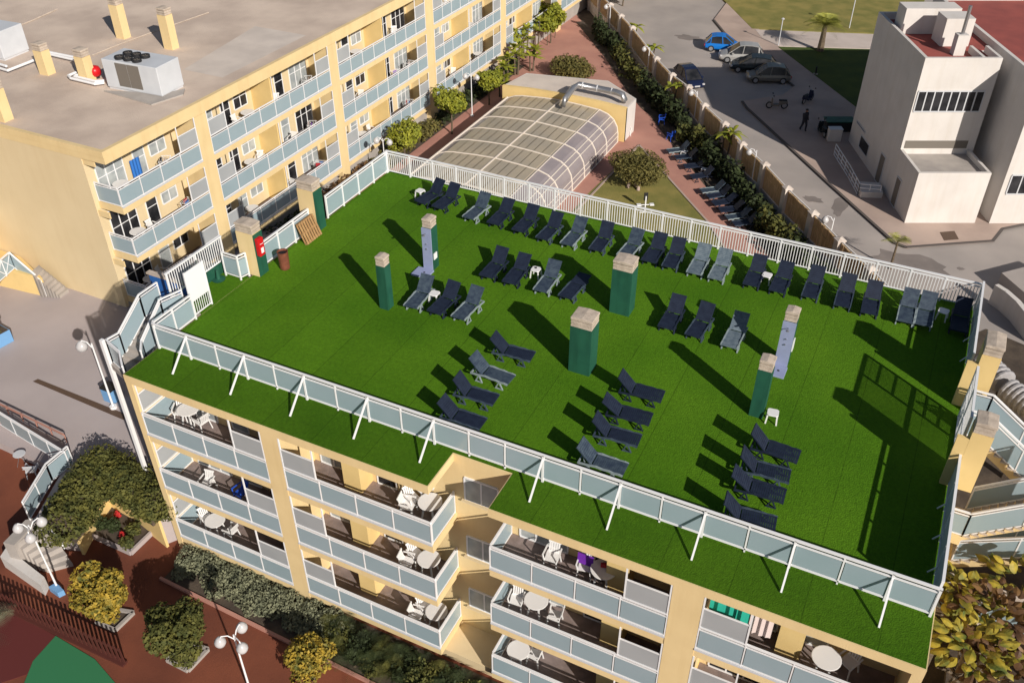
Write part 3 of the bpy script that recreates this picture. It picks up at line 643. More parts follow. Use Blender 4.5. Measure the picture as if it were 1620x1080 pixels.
def flight(name, label, x0, x1, y0, y1, z0, z1, n, mt='capstone', sides=(1,1)):
    r = empty(name, (0,0,0), 0, label, 'staircase')
    m = MB(); q = MB()
    for k in range(n):
        xa = x0+(x1-x0)*k/n; xb = x0+(x1-x0)*(k+1)/n; z = z0+(z1-z0)*(k+.5)/n
        m.box(xa, xb+(.03 if xb > xa else -.03), y0, y1, z-.05, z)
        q.add([(xa,y0+.05,z-.05),(xb,y0+.05,z-.05),(xb,y0+.05,z+(z1-z0)/n-.3),(xa,y0+.05,z-.3),(xa,y1-.05,z-.05),(xb,y1-.05,z-.05),(xb,y1-.05,z+(z1-z0)/n-.3),(xa,y1-.05,z-.3)], [(0,1,2,3),(7,6,5,4),(0,4,5,1),(3,2,6,7),(0,3,7,4),(1,5,6,2)])
    m.build('treads', M['capstone'], r); q.build('stringer', M['cream'], r)
    for on, yy in zip(sides, (y0+.05, y1-.05)):
        if not on: continue
        m = MB(); g = MB(); pn = max(1, round(abs(x1-x0)/1.4))
        for k in range(pn+1):
            t = k/pn; px = x0+(x1-x0)*t; pz = z0+(z1-z0)*t; m.bar((px,yy,pz),(px,yy,pz+1.1),.045)
            if k < pn:
                t2 = (k+1)/pn; qx = x0+(x1-x0)*t2; qz = z0+(z1-z0)*t2
                g.slab((px,yy,pz+.1),(qx,yy,qz+.1),(qx,yy,qz+.95),(px,yy,pz+.95),.012)
        m.bar((x0,yy,z0+1.12),(x1,yy,z1+1.12),.07,.06); m.bar((x0,yy,z0+.98),(x1,yy,z1+.98),.04); m.bar((x0,yy,z0+.06),(x1,yy,z1+.06),.045)
        m.build('railing', M['white'], r); g.build('glass', M['frost'], r)
    return r
fl = flight('outside_stairs', 'top flight of the outside stairs falling away from the roof on the right', 4.45, 8.45, 28.05, 29.35, -.05, -2.9, 15)
m = MB(); m.box(3.76, 4.45, 28.05, 29.35, -.3, -.05); m.build('landing', M['capstone'], fl)
m = MB(); m.box(3.76, 4.45, 28.02, 29.38, -.9, -.31); m.build('landing_beam', M['cream'], fl)
rail3(fl, [(3.8,28.1,-.05),(4.45,28.1,-.05)], 1.12, nm='landing_rail'); rail3(fl, [(3.8,29.3,-.05),(4.45,29.3,-.05)], 1.12, nm='landing_rail')
m = MB(); m.box(8.45, 10.2, 26.9, 29.4, -3.2, -2.92); m.build('landing', M['cream'], fl)
fl = flight('outside_stairs', 'second flight of the outside stairs running back under the top flight on the right', 8.4, 4.9, 26.95, 27.95, -2.95, -5.0, 12)
m = MB(); m.box(3.76, 4.9, 26.95, 29.9, -5.3, -5.0); m.build('landing', M['cream'], fl)
fl = flight('outside_stairs', 'nearest flight of the outside stairs beside the big leaved tree', 4.6, 7.6, 25.3, 26.7, -2.1, .35, 14)
m = MB(); m.box(3.76, 4.6, 25.3, 26.7, -2.5, -2.1); m.build('landing', M['cream'], fl)
m = MB(); m.box(7.6, 10.5, 25.3, 26.7, 0, .35); m.build('landing', M['cream'], fl)
rail3(fl, [(3.8,25.35,-2.1),(4.6,25.35,-2.1)], 1.1, nm='landing_rail')
r = empty('glass_railing', (0,0,0), 0, 'lower glass railing under the nearest stair flight at the right edge', 'railing')
m = MB(); m.box(3.76, 10.5, 24.6, 26.5, -5.4, -5.1); m.build('walkway', M['offwhite'], r)
rail3(r, [(3.9,24.65,-5.1),(7.2,24.65,-5.1),(10.4,24.65,-5.1)], 1.1)
m = MB(); m.box(9.5, 11.5, 25.8, 30.2, GZ-.2, -2.9); tag(m.build('stair_tower_wall', M['cream']), 'cream wall carrying the far end of the outside stairs on the right', 'wall')

# ------------------------------------------------------------------ gate and stairs at the left front corner
r = empty('stair_gate', (0,0,0), 0, 'white gate with solid upper panel and pickets below at the left turf edge', 'gate')
x = -25.12
m = MB(); m.box(x-.02,x+.02,21.82,22.88,.75,2.12); m.build('gate_panel', M['white'], r)
m = MB()
for yy in (21.82, 22.88): m.bar((x,yy,0),(x,yy,2.14),.06)
for z in (.08,.72): m.bar((x,21.82,z),(x,22.88,z),.04)
for k in range(1,9): m.bar((x,21.82+k*.118,.08),(x,21.82+k*.118,.72),.022)
m.build('gate_frame', M['white'], r)
r = empty('stair_head_wall', (0,0,0), 0, 'low wall, blue outside and green inside, around the head of the left stairs', 'wall')
m = MB(); m.box(-26.42,-26.3,23.2,25.3,-1.5,.5); m.build('green_wall', M['green'], r)
m = MB(); m.box(-28.6,-26.3,23.0,23.15,-2.6,.42); m.build('blue_wall', M['bluewall'], r)
m = MB(); m.box(-28.7,-26.2,22.96,23.19,.43,.52); m.build('coping', M['capstone'], r)
m = MB(); m.box(-28.6,-26.45,23.2,25.3,-.2,.1); m.build('deck', M['conc'], r)
m = MB(); m.prism([(-26.3,22.15),(-25.05,22.15),(-25.05,25.2),(-26.3,25.2)], -.35, .0); m.build('turf_strip', M['turf'], r)
r = empty('picket_railing', (0,0,0), 0, 'white picket railing on the low wall at the head of the left stairs', 'railing')
m = MB(); x = -26.36
for k in range(26): yy = 22.05+k*.13; m.bar((x,yy,.52),(x,yy,1.6),.03)
m.build('picket_panel', M['white'], r)
m = MB(); m.bar((x,21.95,1.65),(x,25.35,1.65),.09,.06); m.bar((x,21.95,.56),(x,25.35,.56),.05)
for yy in (22.0,23.7,25.3): m.bar((x,yy,.5),(x,yy,1.65),.06)
m.build('rail', M['white'], r)
r = empty('glass_railing', (0,0,0), 0, 'small folded glass railing between the left gate and the half green chimney', 'railing')
c = [P(358,435.5), P(381.7,443), P(394.8,436.8)]
m = MB(); g = MB()
for q in c: m.bar((q.x,q.y,.0),(q.x,q.y,1.2),.06)
for a, b in zip(c, c[1:]):
    m.bar((a.x,a.y,1.2),(b.x,b.y,1.2),.07,.05); m.bar((a.x,a.y,1.05),(b.x,b.y,1.05),.04); m.bar((a.x,a.y,.14),(b.x,b.y,.14),.04)
    d = (b-a)*.06; g.slab((a.x+d.x,a.y+d.y,.2),(b.x-d.x,b.y-d.y,.2),(b.x-d.x,b.y-d.y,.98),(a.x+d.x,a.y+d.y,.98),.012)
m.build('frame', M['white'], r); g.build('glass', M['frost'], r)
m = MB(); q = P(347,448)
m.lathe([(.28,0),(.3,.04),(.1,.06),(.05,.5)], (q.x-.2,q.y+.2,.012), 12); tag(m.build('parasol_base', M['green']), 'dark green parasol base on the turf by the left gate', 'parasol base')
# left stair tower: landing, flights, glass
r = empty('corner_stairs', (0,0,0), 0, 'concrete stairs with glass sided railings going down from the left front roof corner', 'staircase')
m = MB()
m.box(-27.0,-25.1,20.9,22.9,-.3,-.02)
for k in range(5): m.box(-27.0,-25.1,20.9-.3*(k+1),20.9-.3*k-.005,-.5-.17*k,-.19-.17*k)
m.prism([(-27.1,18.85),(-26.0,18.5),(-25.1,17.85),(-25.1,19.4),(-27.1,19.4)],-1.3,-1.04)
m.build('steps', M['conc'], r)
m = MB(); m.box(-27.12,-27.0,19.0,22,-1.6,-1.31); m.build('edge_beam', M['whitewall'], r)
rail3(r, [(-26.9,21.9,0),(-26.9,20.9,0),(-26.95,19.5,-1.0),(-27.05,18.95,-1.0),(-26.0,18.6,-1.0),(-25.2,17.95,-1.0)])
rail3(r, [(-25.6,21.9,0),(-25.9,21.0,0),(-25.75,19.5,-1.0),(-25.3,19.0,-1.0)])
m = MB(); m.box(-27.28,-27.13,18.8,18.95,PZ-.1,.15); m.build('column', M['white'], r)

# ------------------------------------------------------------------ balcony furniture
def chair_maker(m_='resin'):
    def mk():
        r = empty('plastic_chair', (0,0,0), 0, 'x', 'chair')
        m = MB(); m.prism([(-.22,-.24),(.22,-.21),(.22,.21),(-.22,.24)], .41, .44); m.build('seat', M[m_], r)
        m = MB(); T = Matrix.Translation((-.2,0,.44)) @ Matrix.Rotation(R(-14), 4, 'Y')
        for k in range(5): m.box(-.012,.012,-.19+k*.08,-.19+k*.08+.055,.02,.40)
        m.box(-.016,.016,-.22,.22,.38,.46); m.box(-.014,.014,-.21,.21,0,.06); m.xf(T); m.build('backrest', M[m_], r)
        for sx in (-1,1):
            for sy in (-1,1):
                m = MB(); m.bar((sx*.19,sy*.2,.42),(sx*.25,sy*.25,0),.05,.035); m.build('leg', M[m_], r)
        for sy in (-1,1):
            m = MB(); m.bar((.21,sy*.22,.42),(.2,sy*.27,.63),.04); m.bar((.22,sy*.27,.64),(-.25,sy*.25,.66),.05,.03); m.build('armrest', M[m_], r)
        return r
    return mk
K_chair = Kind(chair_maker()); K_bluechair = Kind(chair_maker('blueres'))
def rtable_maker():
    r = empty('round_table', (0,0,0), 0, 'x', 'table')
    m = MB(); m.lathe([(.42,0),(.44,.01),(.44,.03),(.42,.035)], (0,0,.69), 22); m.build('table_top', M['resin'], r)
    for k in range(4):
        a = math.pi/4+k*math.pi/2; m = MB(); m.bar((.2*math.cos(a),.2*math.sin(a),.69),(.33*math.cos(a),.33*math.sin(a),0),.06,.04); m.build('leg', M['resin'], r)
    return r
K_rt = Kind(rtable_maker)
FN = {-2.9: 'top', -5.9: 'middle', -8.9: 'lowest'}
def bal_at(px, py, z): return P(px, py, z+.01)
furn = [ # kind, px, py (at floor), row z, rotation (facing), label
 ('t',303,668,-2.9,0,'round white table on the top balcony at the left end of the near block'),
 ('c',296,657,-2.9,-60,'white plastic chair behind the table on the top left balcony'),
 ('c',322,678,-2.9,170,'white plastic chair right of the table on the top left balcony'),
 ('c',331,775,-5.9,-80,'lone white plastic chair on the middle left balcony'),
 ('b',384,790,-5.9,-100,'blue plastic chair on the middle left balcony'),
 ('t',345,840,-8.9,0,'round white table on the lowest left balcony'),
 ('c',330,829,-8.9,-20,'white plastic chair left of the table on the lowest left balcony'),
 ('c',368,850,-8.9,175,'white plastic chair right of the table on the lowest left balcony'),
 ('t',682,815,-2.9,0,'round white table in the corner of the top balcony beside the notch'),
 ('c',647,812,-2.9,10,'white plastic chair nearest the railing on the top balcony beside the notch'),
 ('c',657,797,-2.9,-20,'white plastic chair nearest the wall on the top balcony beside the notch'),
 ('t',680,903,-5.9,0,'round white table in the corner of the middle balcony beside the notch'),
 ('c',646,900,-5.9,10,'white plastic chair nearest the railing on the middle balcony beside the notch'),
 ('c',659,887,-5.9,-20,'white plastic chair nearest the wall on the middle balcony beside the notch'),
 ('t',692,984,-8.9,0,'round white table in the corner of the lowest balcony beside the notch'),
 ('c',661,982,-8.9,10,'white plastic chair nearest the railing on the lowest balcony beside the notch'),
 ('c',673,969,-8.9,-20,'white plastic chair nearest the wall on the lowest balcony beside the notch'),
 ('c',873,893,-2.9,-85,'white plastic chair at the left on the top balcony right of the notch'),
 ('c',925,908,-2.9,-80,'white plastic chair with a purple towel on the top balcony right of the notch'),
 ('t',953,922,-2.9,0,'round white table with a bag on the top balcony right of the notch'),
 ('c',817,960,-5.9,-80,'white plastic chair left of the table on the middle balcony right of the notch'),
 ('t',848,968,-5.9,0,'round white table on the middle balcony right of the notch'),
 ('c',877,985,-5.9,190,'white plastic chair right of the table on the middle balcony right of the notch'),
 ('t',820,1045,-8.9,0,'round white table on the lowest balcony right of the notch'),
 ('c',846,1045,-8.9,180,'white plastic chair on the lowest balcony right of the notch'),
 ('c',1340,1052,-2.9,-120,'white plastic chair with a dark thing on it at the bottom right balcony'),
 ('t',1300,1062,-2.9,0,'round white table mostly out of view on the bottom right balcony')]
for k, px, py, z, a, lb in furn:
    p = bal_at(px, py, z); p.y = min(max(p.y, 18.2), 17.75+DEP-.45)
    {'t': K_rt, 'c': K_chair, 'b': K_bluechair}[k].place(p, R(a), lb, 'white balcony furniture' if k != 'b' else None)
def cloth(name, label, cat, mt, F, s0, s1, d, z0, z1):
    m = MB(); n = 10
    for k in range(n):
        a = s0+(s1-s0)*k/n; b = s0+(s1-s0)*(k+1)/n; da = d+.04*math.sin(k*2.1); db = d+.04*math.sin((k+1)*2.1)
        m.slab(F(a,da,z0-.03*math.sin(k*1.3)), F(b,db,z0-.03*math.sin((k+1)*1.3)), F(b,db,z1), F(a,da,z1), .015)
    tag(m.build(name, M[mt]), label, cat)
cloth('curtain', 'teal cloth hanging above the privacy panel on the bottom right balcony', 'curtain', 'teal', near_F, -2.2, -1.0, .35, -1.5, -.6)
cloth('towel', 'grey cloth hanging beside the teal one on the bottom right balcony', 'towel', 'palecloth', near_F, -.98, -.3, .35, -1.6, -.6)
p = bal_at(925,905,-2.9); m = MB(); m.slab((p.x-.25,18.85,-2.35),(p.x+.3,18.85,-2.35),(p.x+.3,18.88,-1.9),(p.x-.25,18.88,-1.9),.03); tag(m.build('towel', M['purple']), 'purple towel over the back of a chair right of the notch', 'towel')
p = bal_at(953,922,-2.9); q = min(max(p.y,18.2),17.75+DEP-.45)
r = empty('handbag', (p.x, q+.1, -2.165), R(20), 'small brown bag on the round table right of the notch', 'bag')
m = MB(); m.box(-.14,.14,-.06,.06,0,.16); m.build('bag_body', M['redcloth'], r, bevel=.03)
m = MB(); m.tube([(-.08,0,.15),(-.05,0,.25),(.05,0,.25),(.08,0,.15)], .01, 6); m.build('strap', M['darkcloth'], r)
# left block balconies: laundry racks, chairs and tables seen along the facade
def rack_maker(cols):
    def mk():
        r = empty('laundry_rack', (0,0,0), 0, 'x', 'laundry rack')
        m = MB()
        for k in range(5): m.bar((-.4,-.25+k*.12,.95),(.4,-.25+k*.12,.95),.015)
        for s in (-1,1): m.bar((s*.4,-.25,.95),(s*.4,.25,.95),.02); m.bar((s*.4,-.25,.95),(s*.4,.25,0),.02); m.bar((s*.4,.25,.95),(s*.4,-.25,0),.02)
        m.build('rack_frame', M['white'], r)
        for i, c in enumerate(cols):
            m = MB(); y = -.25+i*.24; x = -.3+.2*i
            m.slab((x,y,.35),(x+.36,y,.4),(x+.34,y,.96),(x,y,.96),.03); m.build('garment', M[c], r)
        return r
    return mk
K_r1 = Kind(rack_maker(['darkcloth','palecloth'])); K_r2 = Kind(rack_maker(['redcloth','bluecloth'])); K_r3 = Kind(rack_maker(['palecloth','purple']))
lf = [ # kind, row, y, depth, rot
 ('t',-1.35,30.2,.9),('k1',-1.35,33.1,.5),('t',-4.35,30.4,.9),('c',-4.35,31.4,.8),('k2',-4.35,34.0,.5),('t',-7.35,30.3,.8),('c',-7.35,31.3,.9),
 ('c',-1.35,39.6,.9),('t',-1.35,40.6,.9),('c',-1.35,43.2,.8),('k1',-1.35,46.3,.5),
 ('t',-4.35,40.0,.8),('c',-4.35,41.0,.9),('c',-4.35,44.2,.8),('k3',-4.35,46.0,.5),('c',-7.35,43.3,.9),('t',-7.35,39.4,.9),('k2',-7.35,46.4,.5),
 ('c',-1.35,51.2,.7),('t',-1.35,52.4,.9),('c',-1.35,57.5,.9),('c',-4.35,52.2,.8),('k3',-4.35,56.6,.5),('k1',-4.35,58.6,.5),('t',-7.35,52.0,.8),('c',-7.35,53.2,.8),('k2',-7.35,58.2,.5),
 ('t',-1.35,64.5,.9),('c',-1.35,65.6,.9),('k1',-1.35,70.6,.5),('c',-4.35,64.2,.9),('t',-4.35,69.2,.9),('c',-7.35,66.0,.9),('t',-7.35,70.6,.9)]
rown = {-1.35: 'top', -4.35: 'middle', -7.35: 'lowest'}
cnt = {}
for k, z, y, d in lf:
    bay = next(i for i, (a, b, n) in enumerate(bays) if a <= y <= b)
    nm = {'t': 'round white table', 'c': 'white plastic chair', 'k1': 'rack of dark and pale laundry', 'k2': 'rack of red and blue laundry', 'k3': 'rack of pale and purple laundry'}[k]
    key = (nm, z, bay); cnt[key] = cnt.get(key, 0)+1
    which = '' if cnt[key] == 1 else 'farther '
    near = '' if which else ('nearer ' if (k == 'c' and [q for q in lf if q[0] == k and q[1] == z and bays[bay][0] <= q[2] <= bays[bay][1]].__len__() > 1) else '')
    lb = f'{which or near}{nm}, left block, {rown[z]} row, {ORD[bay]} balcony from its near corner'
    {'t': K_rt, 'c': K_chair, 'k1': K_r1, 'k2': K_r2, 'k3': K_r3}[k].place((LBX-d, y, z+.008), R(rnd.uniform(-120, 20)), lb, 'things on the left block balconies')
cloth('curtain', 'bright blue cloth behind the top corner balcony window of the left block', 'curtain', 'bluecloth', left_F, 31.6, 32.3, 1.5, .15-1.35, 1.25-1.35)

# ------------------------------------------------------------------ left block rooftop
def ac_unit(label, px, py, L, W_, H_, rz, fans=True):
    p = P(px, py, RZ+.02)
    r = empty('air_conditioning_unit', p, rz, label, 'air conditioner')
    m = MB(); m.box(0, L, 0, W_, .12, H_); m.build('housing', M['acwhite'], r, bevel=.03)
    m = MB(); m.box(.05, L-.05, .05, W_-.05, 0, .118); m.build('base_frame', M['grey'], r)
    if fans:
        for k in range(2):
            m = MB(); m.box(.95+k*.85, .95+k*.85+.82, -.02, -.003, .3, H_-.1); m.build('intake_grille', M['grille'], r)
        for i in range(3):
            for j in range(2):
                f = MB(); c = (1.0+i*.62, .42+j*.7, H_); f.lathe([(.27,0),(.27,.16),(.24,.16),(.24,.02)], c, 18); f = f.build('fan', M['black'], r)
                g = MB()
                for q in range(6): a = q*math.pi/3; g.bar((c[0],c[1],H_+.1),(c[0]+.23*math.cos(a),c[1]+.23*math.sin(a),H_+.1),.05,.012)
                g.build('fan_blade', M['grille'], f)
    return r
a0, a1 = P(255,156,RZ), P(185,143,RZ)
ang = math.atan2((a0-a1).y, (a0-a1).x)
Lu = (a0-a1).length
ac_unit('large white air conditioning unit with six dark roof fans on the left block', 172, 140, 3.9, 1.9, 1.75, ang)
ac_unit('white air conditioning unit at the left picture edge on the left block roof', -60, 85, 3.6, 2.0, 1.75, ang, False)
m = MB(); q = P(243,160,RZ+.03); m.prism([P2(165,146,RZ),P2(240,168,RZ),P2(290,152,RZ),P2(293,143,RZ),P2(262,150,RZ)], RZ+.02, RZ+.1); tag(m.build('unit_plinth', M['conc']), 'rough concrete plinth under the six fan unit', 'plinth')
for i, (px, py, h, lb) in enumerate([(76,117,1.9,'yellow chimney nearest the left unit on the left block roof'),(140,127,1.9,'yellow chimney beside the red tank on the left block roof'),(272,77,2.6,'yellow chimney at the top edge, right one of two'),(196,60,2.6,'yellow chimney at the top edge, left one of two'),(8,190,2.2,'yellow chimney at the left picture edge on the left block parapet')]):
    p = P(px, py, RZ); chimney(lb, p.x-.35, p.x+.35, p.y-.3, p.y+.3, h, 'cream', RZ+.02, group='chimneys on the left block roof')
q = P(153,124,RZ); r = empty('expansion_tank', (q.x,q.y,RZ+.02), 0, 'red round expansion tank behind the yellow chimney by the six fan unit', 'tank')
m = MB(); m.lathe([(.1,.1),(.28,.16),(.36,.32),(.36,.5),(.28,.66),(.1,.74)], (0,0,0), 16); m.build('tank_body', M['red'], r, smooth=True)
m = MB(); m.lathe([(.2,0),(.16,.14)], (0,0,0), 10); m.build('tank_foot', M['black'], r)
def pipes(label, paths, rr=.07, z=.25, mt='white'):
    m = MB()
    for path in paths: m.tube([P(x, y, RZ+z) for x, y in path], rr, 8)
    return tag(m.build('roof_pipe', M[mt]), label, 'pipe')
pipes('white pipes elbowing round the chimney to the six fan unit', [[(165,131),(150,133),(112,124),(108,120),(120,115)],[(165,128),(152,129),(118,121),(125,118)]], .08)
pipes('pair of white pipes between the two left chimneys on the roof', [[(78,86),(118,95)],[(78,83),(118,91)]], .08)
pipes('white pipe running from the left unit towards the roof edge', [[(-20,102),(12,112),(55,95)],[(-20,96),(10,105)]], .08)
pipes('thin white pipe crossing the left block roof diagonally', [[(145,88),(190,70),(250,48),(330,20)]], .03, .06, 'capstone')
pipes('thin white pipe at the far left corner of the roof', [[(-40,75),(0,52),(50,33),(90,15)]], .04, .06, 'capstone')
m = MB(); m.box(-70,-60,60,62,RZ+.02,RZ+1.2); tag(m.build('parapet_wall', M['dirt']), 'dark planting box on the far roof edge at the top left', 'wall')

# wing of the left block with stairs at the left picture edge
r = empty('stair_wing', (0,0,0), 0, 'pale yellow stair wing with white cross braced railings at the left picture edge', 'building')
a, b, c = P(45,385,PZ+2.6), P(62,405,PZ+2.0), P(105,458,PZ)
wx = LBX-DEP
m = MB(); m.box(-62,-49.2,24.5,28.85,PZ-.2,-4.2); m.build('wall', M['yellow'], r)
m = MB(); m.box(-62,-47.6,22.9,24.49,-4.5,-4.2); m.box(-49.19,-47.6,24.5,28.85,-4.5,-4.2); m.build('gallery', M['cream'], r)
def xrail(pts, z0, z1, par):
    m = MB(); g = MB()
    for a, b in zip(pts, pts[1:]):
        a = Vector((*a,0)); b = Vector((*b,0)); n = max(1, round((b-a).length/1.3))
        for k in range(n):
            p = a+(b-a)*k/n; q = a+(b-a)*(k+1)/n
            m.bar((p.x,p.y,z0),(q.x,q.y,z1-.05),.04); m.bar((q.x,q.y,z0),(p.x,p.y,z1-.05),.04); m.bar((p.x,p.y,z0-.05),(p.x,p.y,z1),.06)
            g.slab((p.x,p.y,z0+.05),(q.x,q.y,z0+.05),(q.x,q.y,z1-.1),(p.x,p.y,z1-.1),.01)
        m.bar((a.x,a.y,z1),(b.x,b.y,z1),.08,.06); m.bar((a.x,a.y,z0),(b.x,b.y,z0),.06)
    m.build('railing', M['white'], par); g.build('glass', M['frost_grey'], par)
xrail([(-62,22.95),(-47.65,22.95),(-47.65,28.8)], -4.2, -3.1, r)
g1, g2 = P(27,475,PZ+1.1), P(75,470,PZ)
m = MB(); m.prism([(-62,P(0,485,PZ).y),P2(45,463,PZ),P2(78,470,PZ),(-46.3,28.8),(-62,28.8)], PZ-.1, PZ+1.35); m.build('stair_base', M['yellow'], r)
m = MB()
for k in range(7):
    pa = P(62,428,PZ+1.4-.2*k); x = P2(58+6.5*k,425+5*k,PZ+1.2-.2*k)
    m.prism([P2(48+6.3*k,432+4.8*k,PZ+1.36-.2*k),P2(62+6.5*k,420+5.2*k,PZ+1.36-.2*k),P2(69+6.5*k,427+5.2*k,PZ+1.36-.2*k),P2(56+6.3*k,440+4.8*k,PZ+1.36-.2*k)], PZ-.1, PZ+1.4-.2*k)
m.build('steps', M['conc'], r)
q0, q1, q2 = P(-60,500,PZ+1.37), P(24,425,PZ+1.37), P(74,468,PZ+.05)
m = MB(); g = MB()
for a, b in ((q0,q1),(q1,q2)):
    u = Vector((0,0,1)); m.bar(a+u*1.1,b+u*1.1,.08,.06); m.bar(a+u*.08,b+u*.08,.05); m.bar(a,a+u*1.1,.06); m.bar(b,b+u*1.1,.06)
    g.slab(a+u*.1,b+u*.1,b+u*1.0,a+u*1.0,.012)
for k in range(6):
    a = q0+(q1-q0)*k/6; b = q0+(q1-q0)*(k+1)/6; u = Vector((0,0,1)); m.bar(a+u*.1,b+u*1.05,.04); m.bar(b+u*.1,a+u*1.05,.04); m.bar(b,b+u*1.1,.05)
m.build('stair_railing', M['white'], r); g.build('stair_glass', M['frost'], r)

# ------------------------------------------------------------------ pool enclosure and pool house
PX0, PX1 = -31.9, -21.95
def arch(t):   # t 0..1 across, returns x,z above ground
    n = [(0,0),(.05,1.4),(.35,1.95),(1.0,2.22),(1.6,2.33),(3.3,2.48),(4.98,2.56),(6.7,2.48),(8.3,2.36),(9.0,2.15),(9.5,1.8),(9.82,1.25),(9.93,.7),(9.95,0)]
    return n
prof = arch(0)
ys = [48.2,50.4,52.6,54.9,57.2,59.5,61.7,64.1]
r = empty('pool_enclosure', (0,0,0), 0, 'arched pool enclosure of tan translucent panels on pale ribs behind the roof terrace', 'pool enclosure')
for y in ys:
    m = MB()
    for (xa, za), (xb, zb) in zip(prof, prof[1:]): m.bar((PX0+xa,y,GZ+za),(PX0+xb,y,GZ+zb),.09,.11)
    m.build('rib', M['ribs'], r)
for a, b in zip(ys, ys[1:]):
    m = MB(); s_ = MB(); s2_ = MB(); t_ = MB()
    for i, ((xa, za), (xb, zb)) in enumerate(zip(prof, prof[1:])):
        tgt = m if 3 <= i <= 7 else (s_ if i < 3 else s2_)
        tgt.slab((PX0+xa,a+.06,GZ+za),(PX0+xb,a+.06,GZ+zb),(PX0+xb,b-.06,GZ+zb),(PX0+xa,b-.06,GZ+za),.02)
    m.build('roof_panel', M['poly'], r); s_.build('side_panel', M['polyside'], r); s2_.build('side_panel', M['polyside'], r)
    for k in range(1, 13):
        x = 1.05+k*.64
        if x > 8.3: continue
        z = next(za+(zb-za)*(x-xa)/(xb-xa) for (xa, za), (xb, zb) in zip(prof, prof[1:]) if xa <= x <= xb)
        t_.bar((PX0+x,a+.06,GZ+z+.012),(PX0+x,b-.06,GZ+z+.012),.035,.006)
        t_.build('glazing_bars', M['tanbar'], r)
m = MB()
for i, ww in ((4.98,.1),(8.3,.05),(9.25,.06),(9.55,.05),(9.9,.04)):
    z = next(za+(zb-za)*(i-xa)/(xb-xa) if xb > xa else zb for (xa, za), (xb, zb) in zip(prof, prof[1:]) if xa <= i <= xb+.03)
    m.bar((PX0+i,ys[0],GZ+z+.05),(PX0+i,ys[-1],GZ+z+.05),ww,.05)
m.bar((PX0+.3,ys[0],GZ+2.0),(PX0+.3,ys[-1],GZ+2.0),.09); m.bar((PX0-.02,ys[0],GZ+.6),(PX0-.02,ys[-1],GZ+.6),.05); m.bar((PX1+.02,ys[0],GZ+.55),(PX1+.02,ys[-1],GZ+.55),.04); m.bar((PX1+.02,ys[0],GZ+.05),(PX1+.02,ys[-1],GZ+.05),.06)
m.build('purlin', M['ribs'], r)
m = MB(); m.box(PX0+1.5,PX0+8.5,46.5,62.5,GZ+.002,GZ+.03); o = m.build('pool_water', M['water']); struct(o)
r = empty('pool_house', (0,0,0), 0, 'low cream and white pool house with flat gravel roof behind the enclosure', 'building')
hz = GZ+2.75
hp = [(-32.2,64.4),(-21.5,64.4),(-21.5,66.6),P2(962,128,hz),P2(833,116,hz)]
m = MB(); m.prism(hp, GZ-.2, hz); m.build('wall', M['whitewall'], r)
m = MB(); m.prism([(-32.1,64.75),(-21.6,64.75),(-21.6,66.5),P2(961,129,hz),P2(834,117.5,hz)], hz+.001, hz+.02); m.build('roof', M['gravel2'], r)
m = MB(); pts = [(0,2.8),(2.6,2.95),(5.3,3.0),(8.2,2.95),(10.7,2.8)]
vs = [(-32.2+x,64.35,GZ) for x, _ in pts]+[(-32.2+x,64.35,GZ+z) for x, z in pts]+[(-32.2+x,64.62,GZ) for x, _ in pts]+[(-32.2+x,64.62,GZ+z) for x, z in pts]
fs = []
for i in range(4): fs += [(i,i+1,6+i,5+i),(11+i,10+i,15+i,16+i),(5+i,6+i,16+i,15+i)]
fs += [(0,5,15,10),(4,14,19,9)]
m.add(vs, fs); m.build('gable_wall', M['yellow'], r)
q = [P(892,165,hz),P(903,142,hz+.9),P(915,133,hz+.9),P(978,147,hz+.9),P(988,152,hz+.6),P(985,163,hz-.1)]
r = empty('air_duct', (0,0,0), 0, 'shiny steel duct bending over the pool house roof', 'duct')
m = MB(); m.tube([P(890,168,hz+.1),P(894,158,hz+.6),P(906,140,hz+.8),P(916,134,hz+.8),P(975,146,hz+.8),P(985,150,hz+.75),P(988,158,hz+.4),P(986,163,hz)], .24, 12); m.build('duct_pipe', M['metal'], r, smooth=True)
for t in (922,945,968):
    a = P(t,134+(t-916)*.2,hz+.8); m = MB(); m.tube([a+Vector((-.05,0,0)),a+Vector((.05,.02,0))], .27, 12); m.build('duct_band', M['grey'], r)

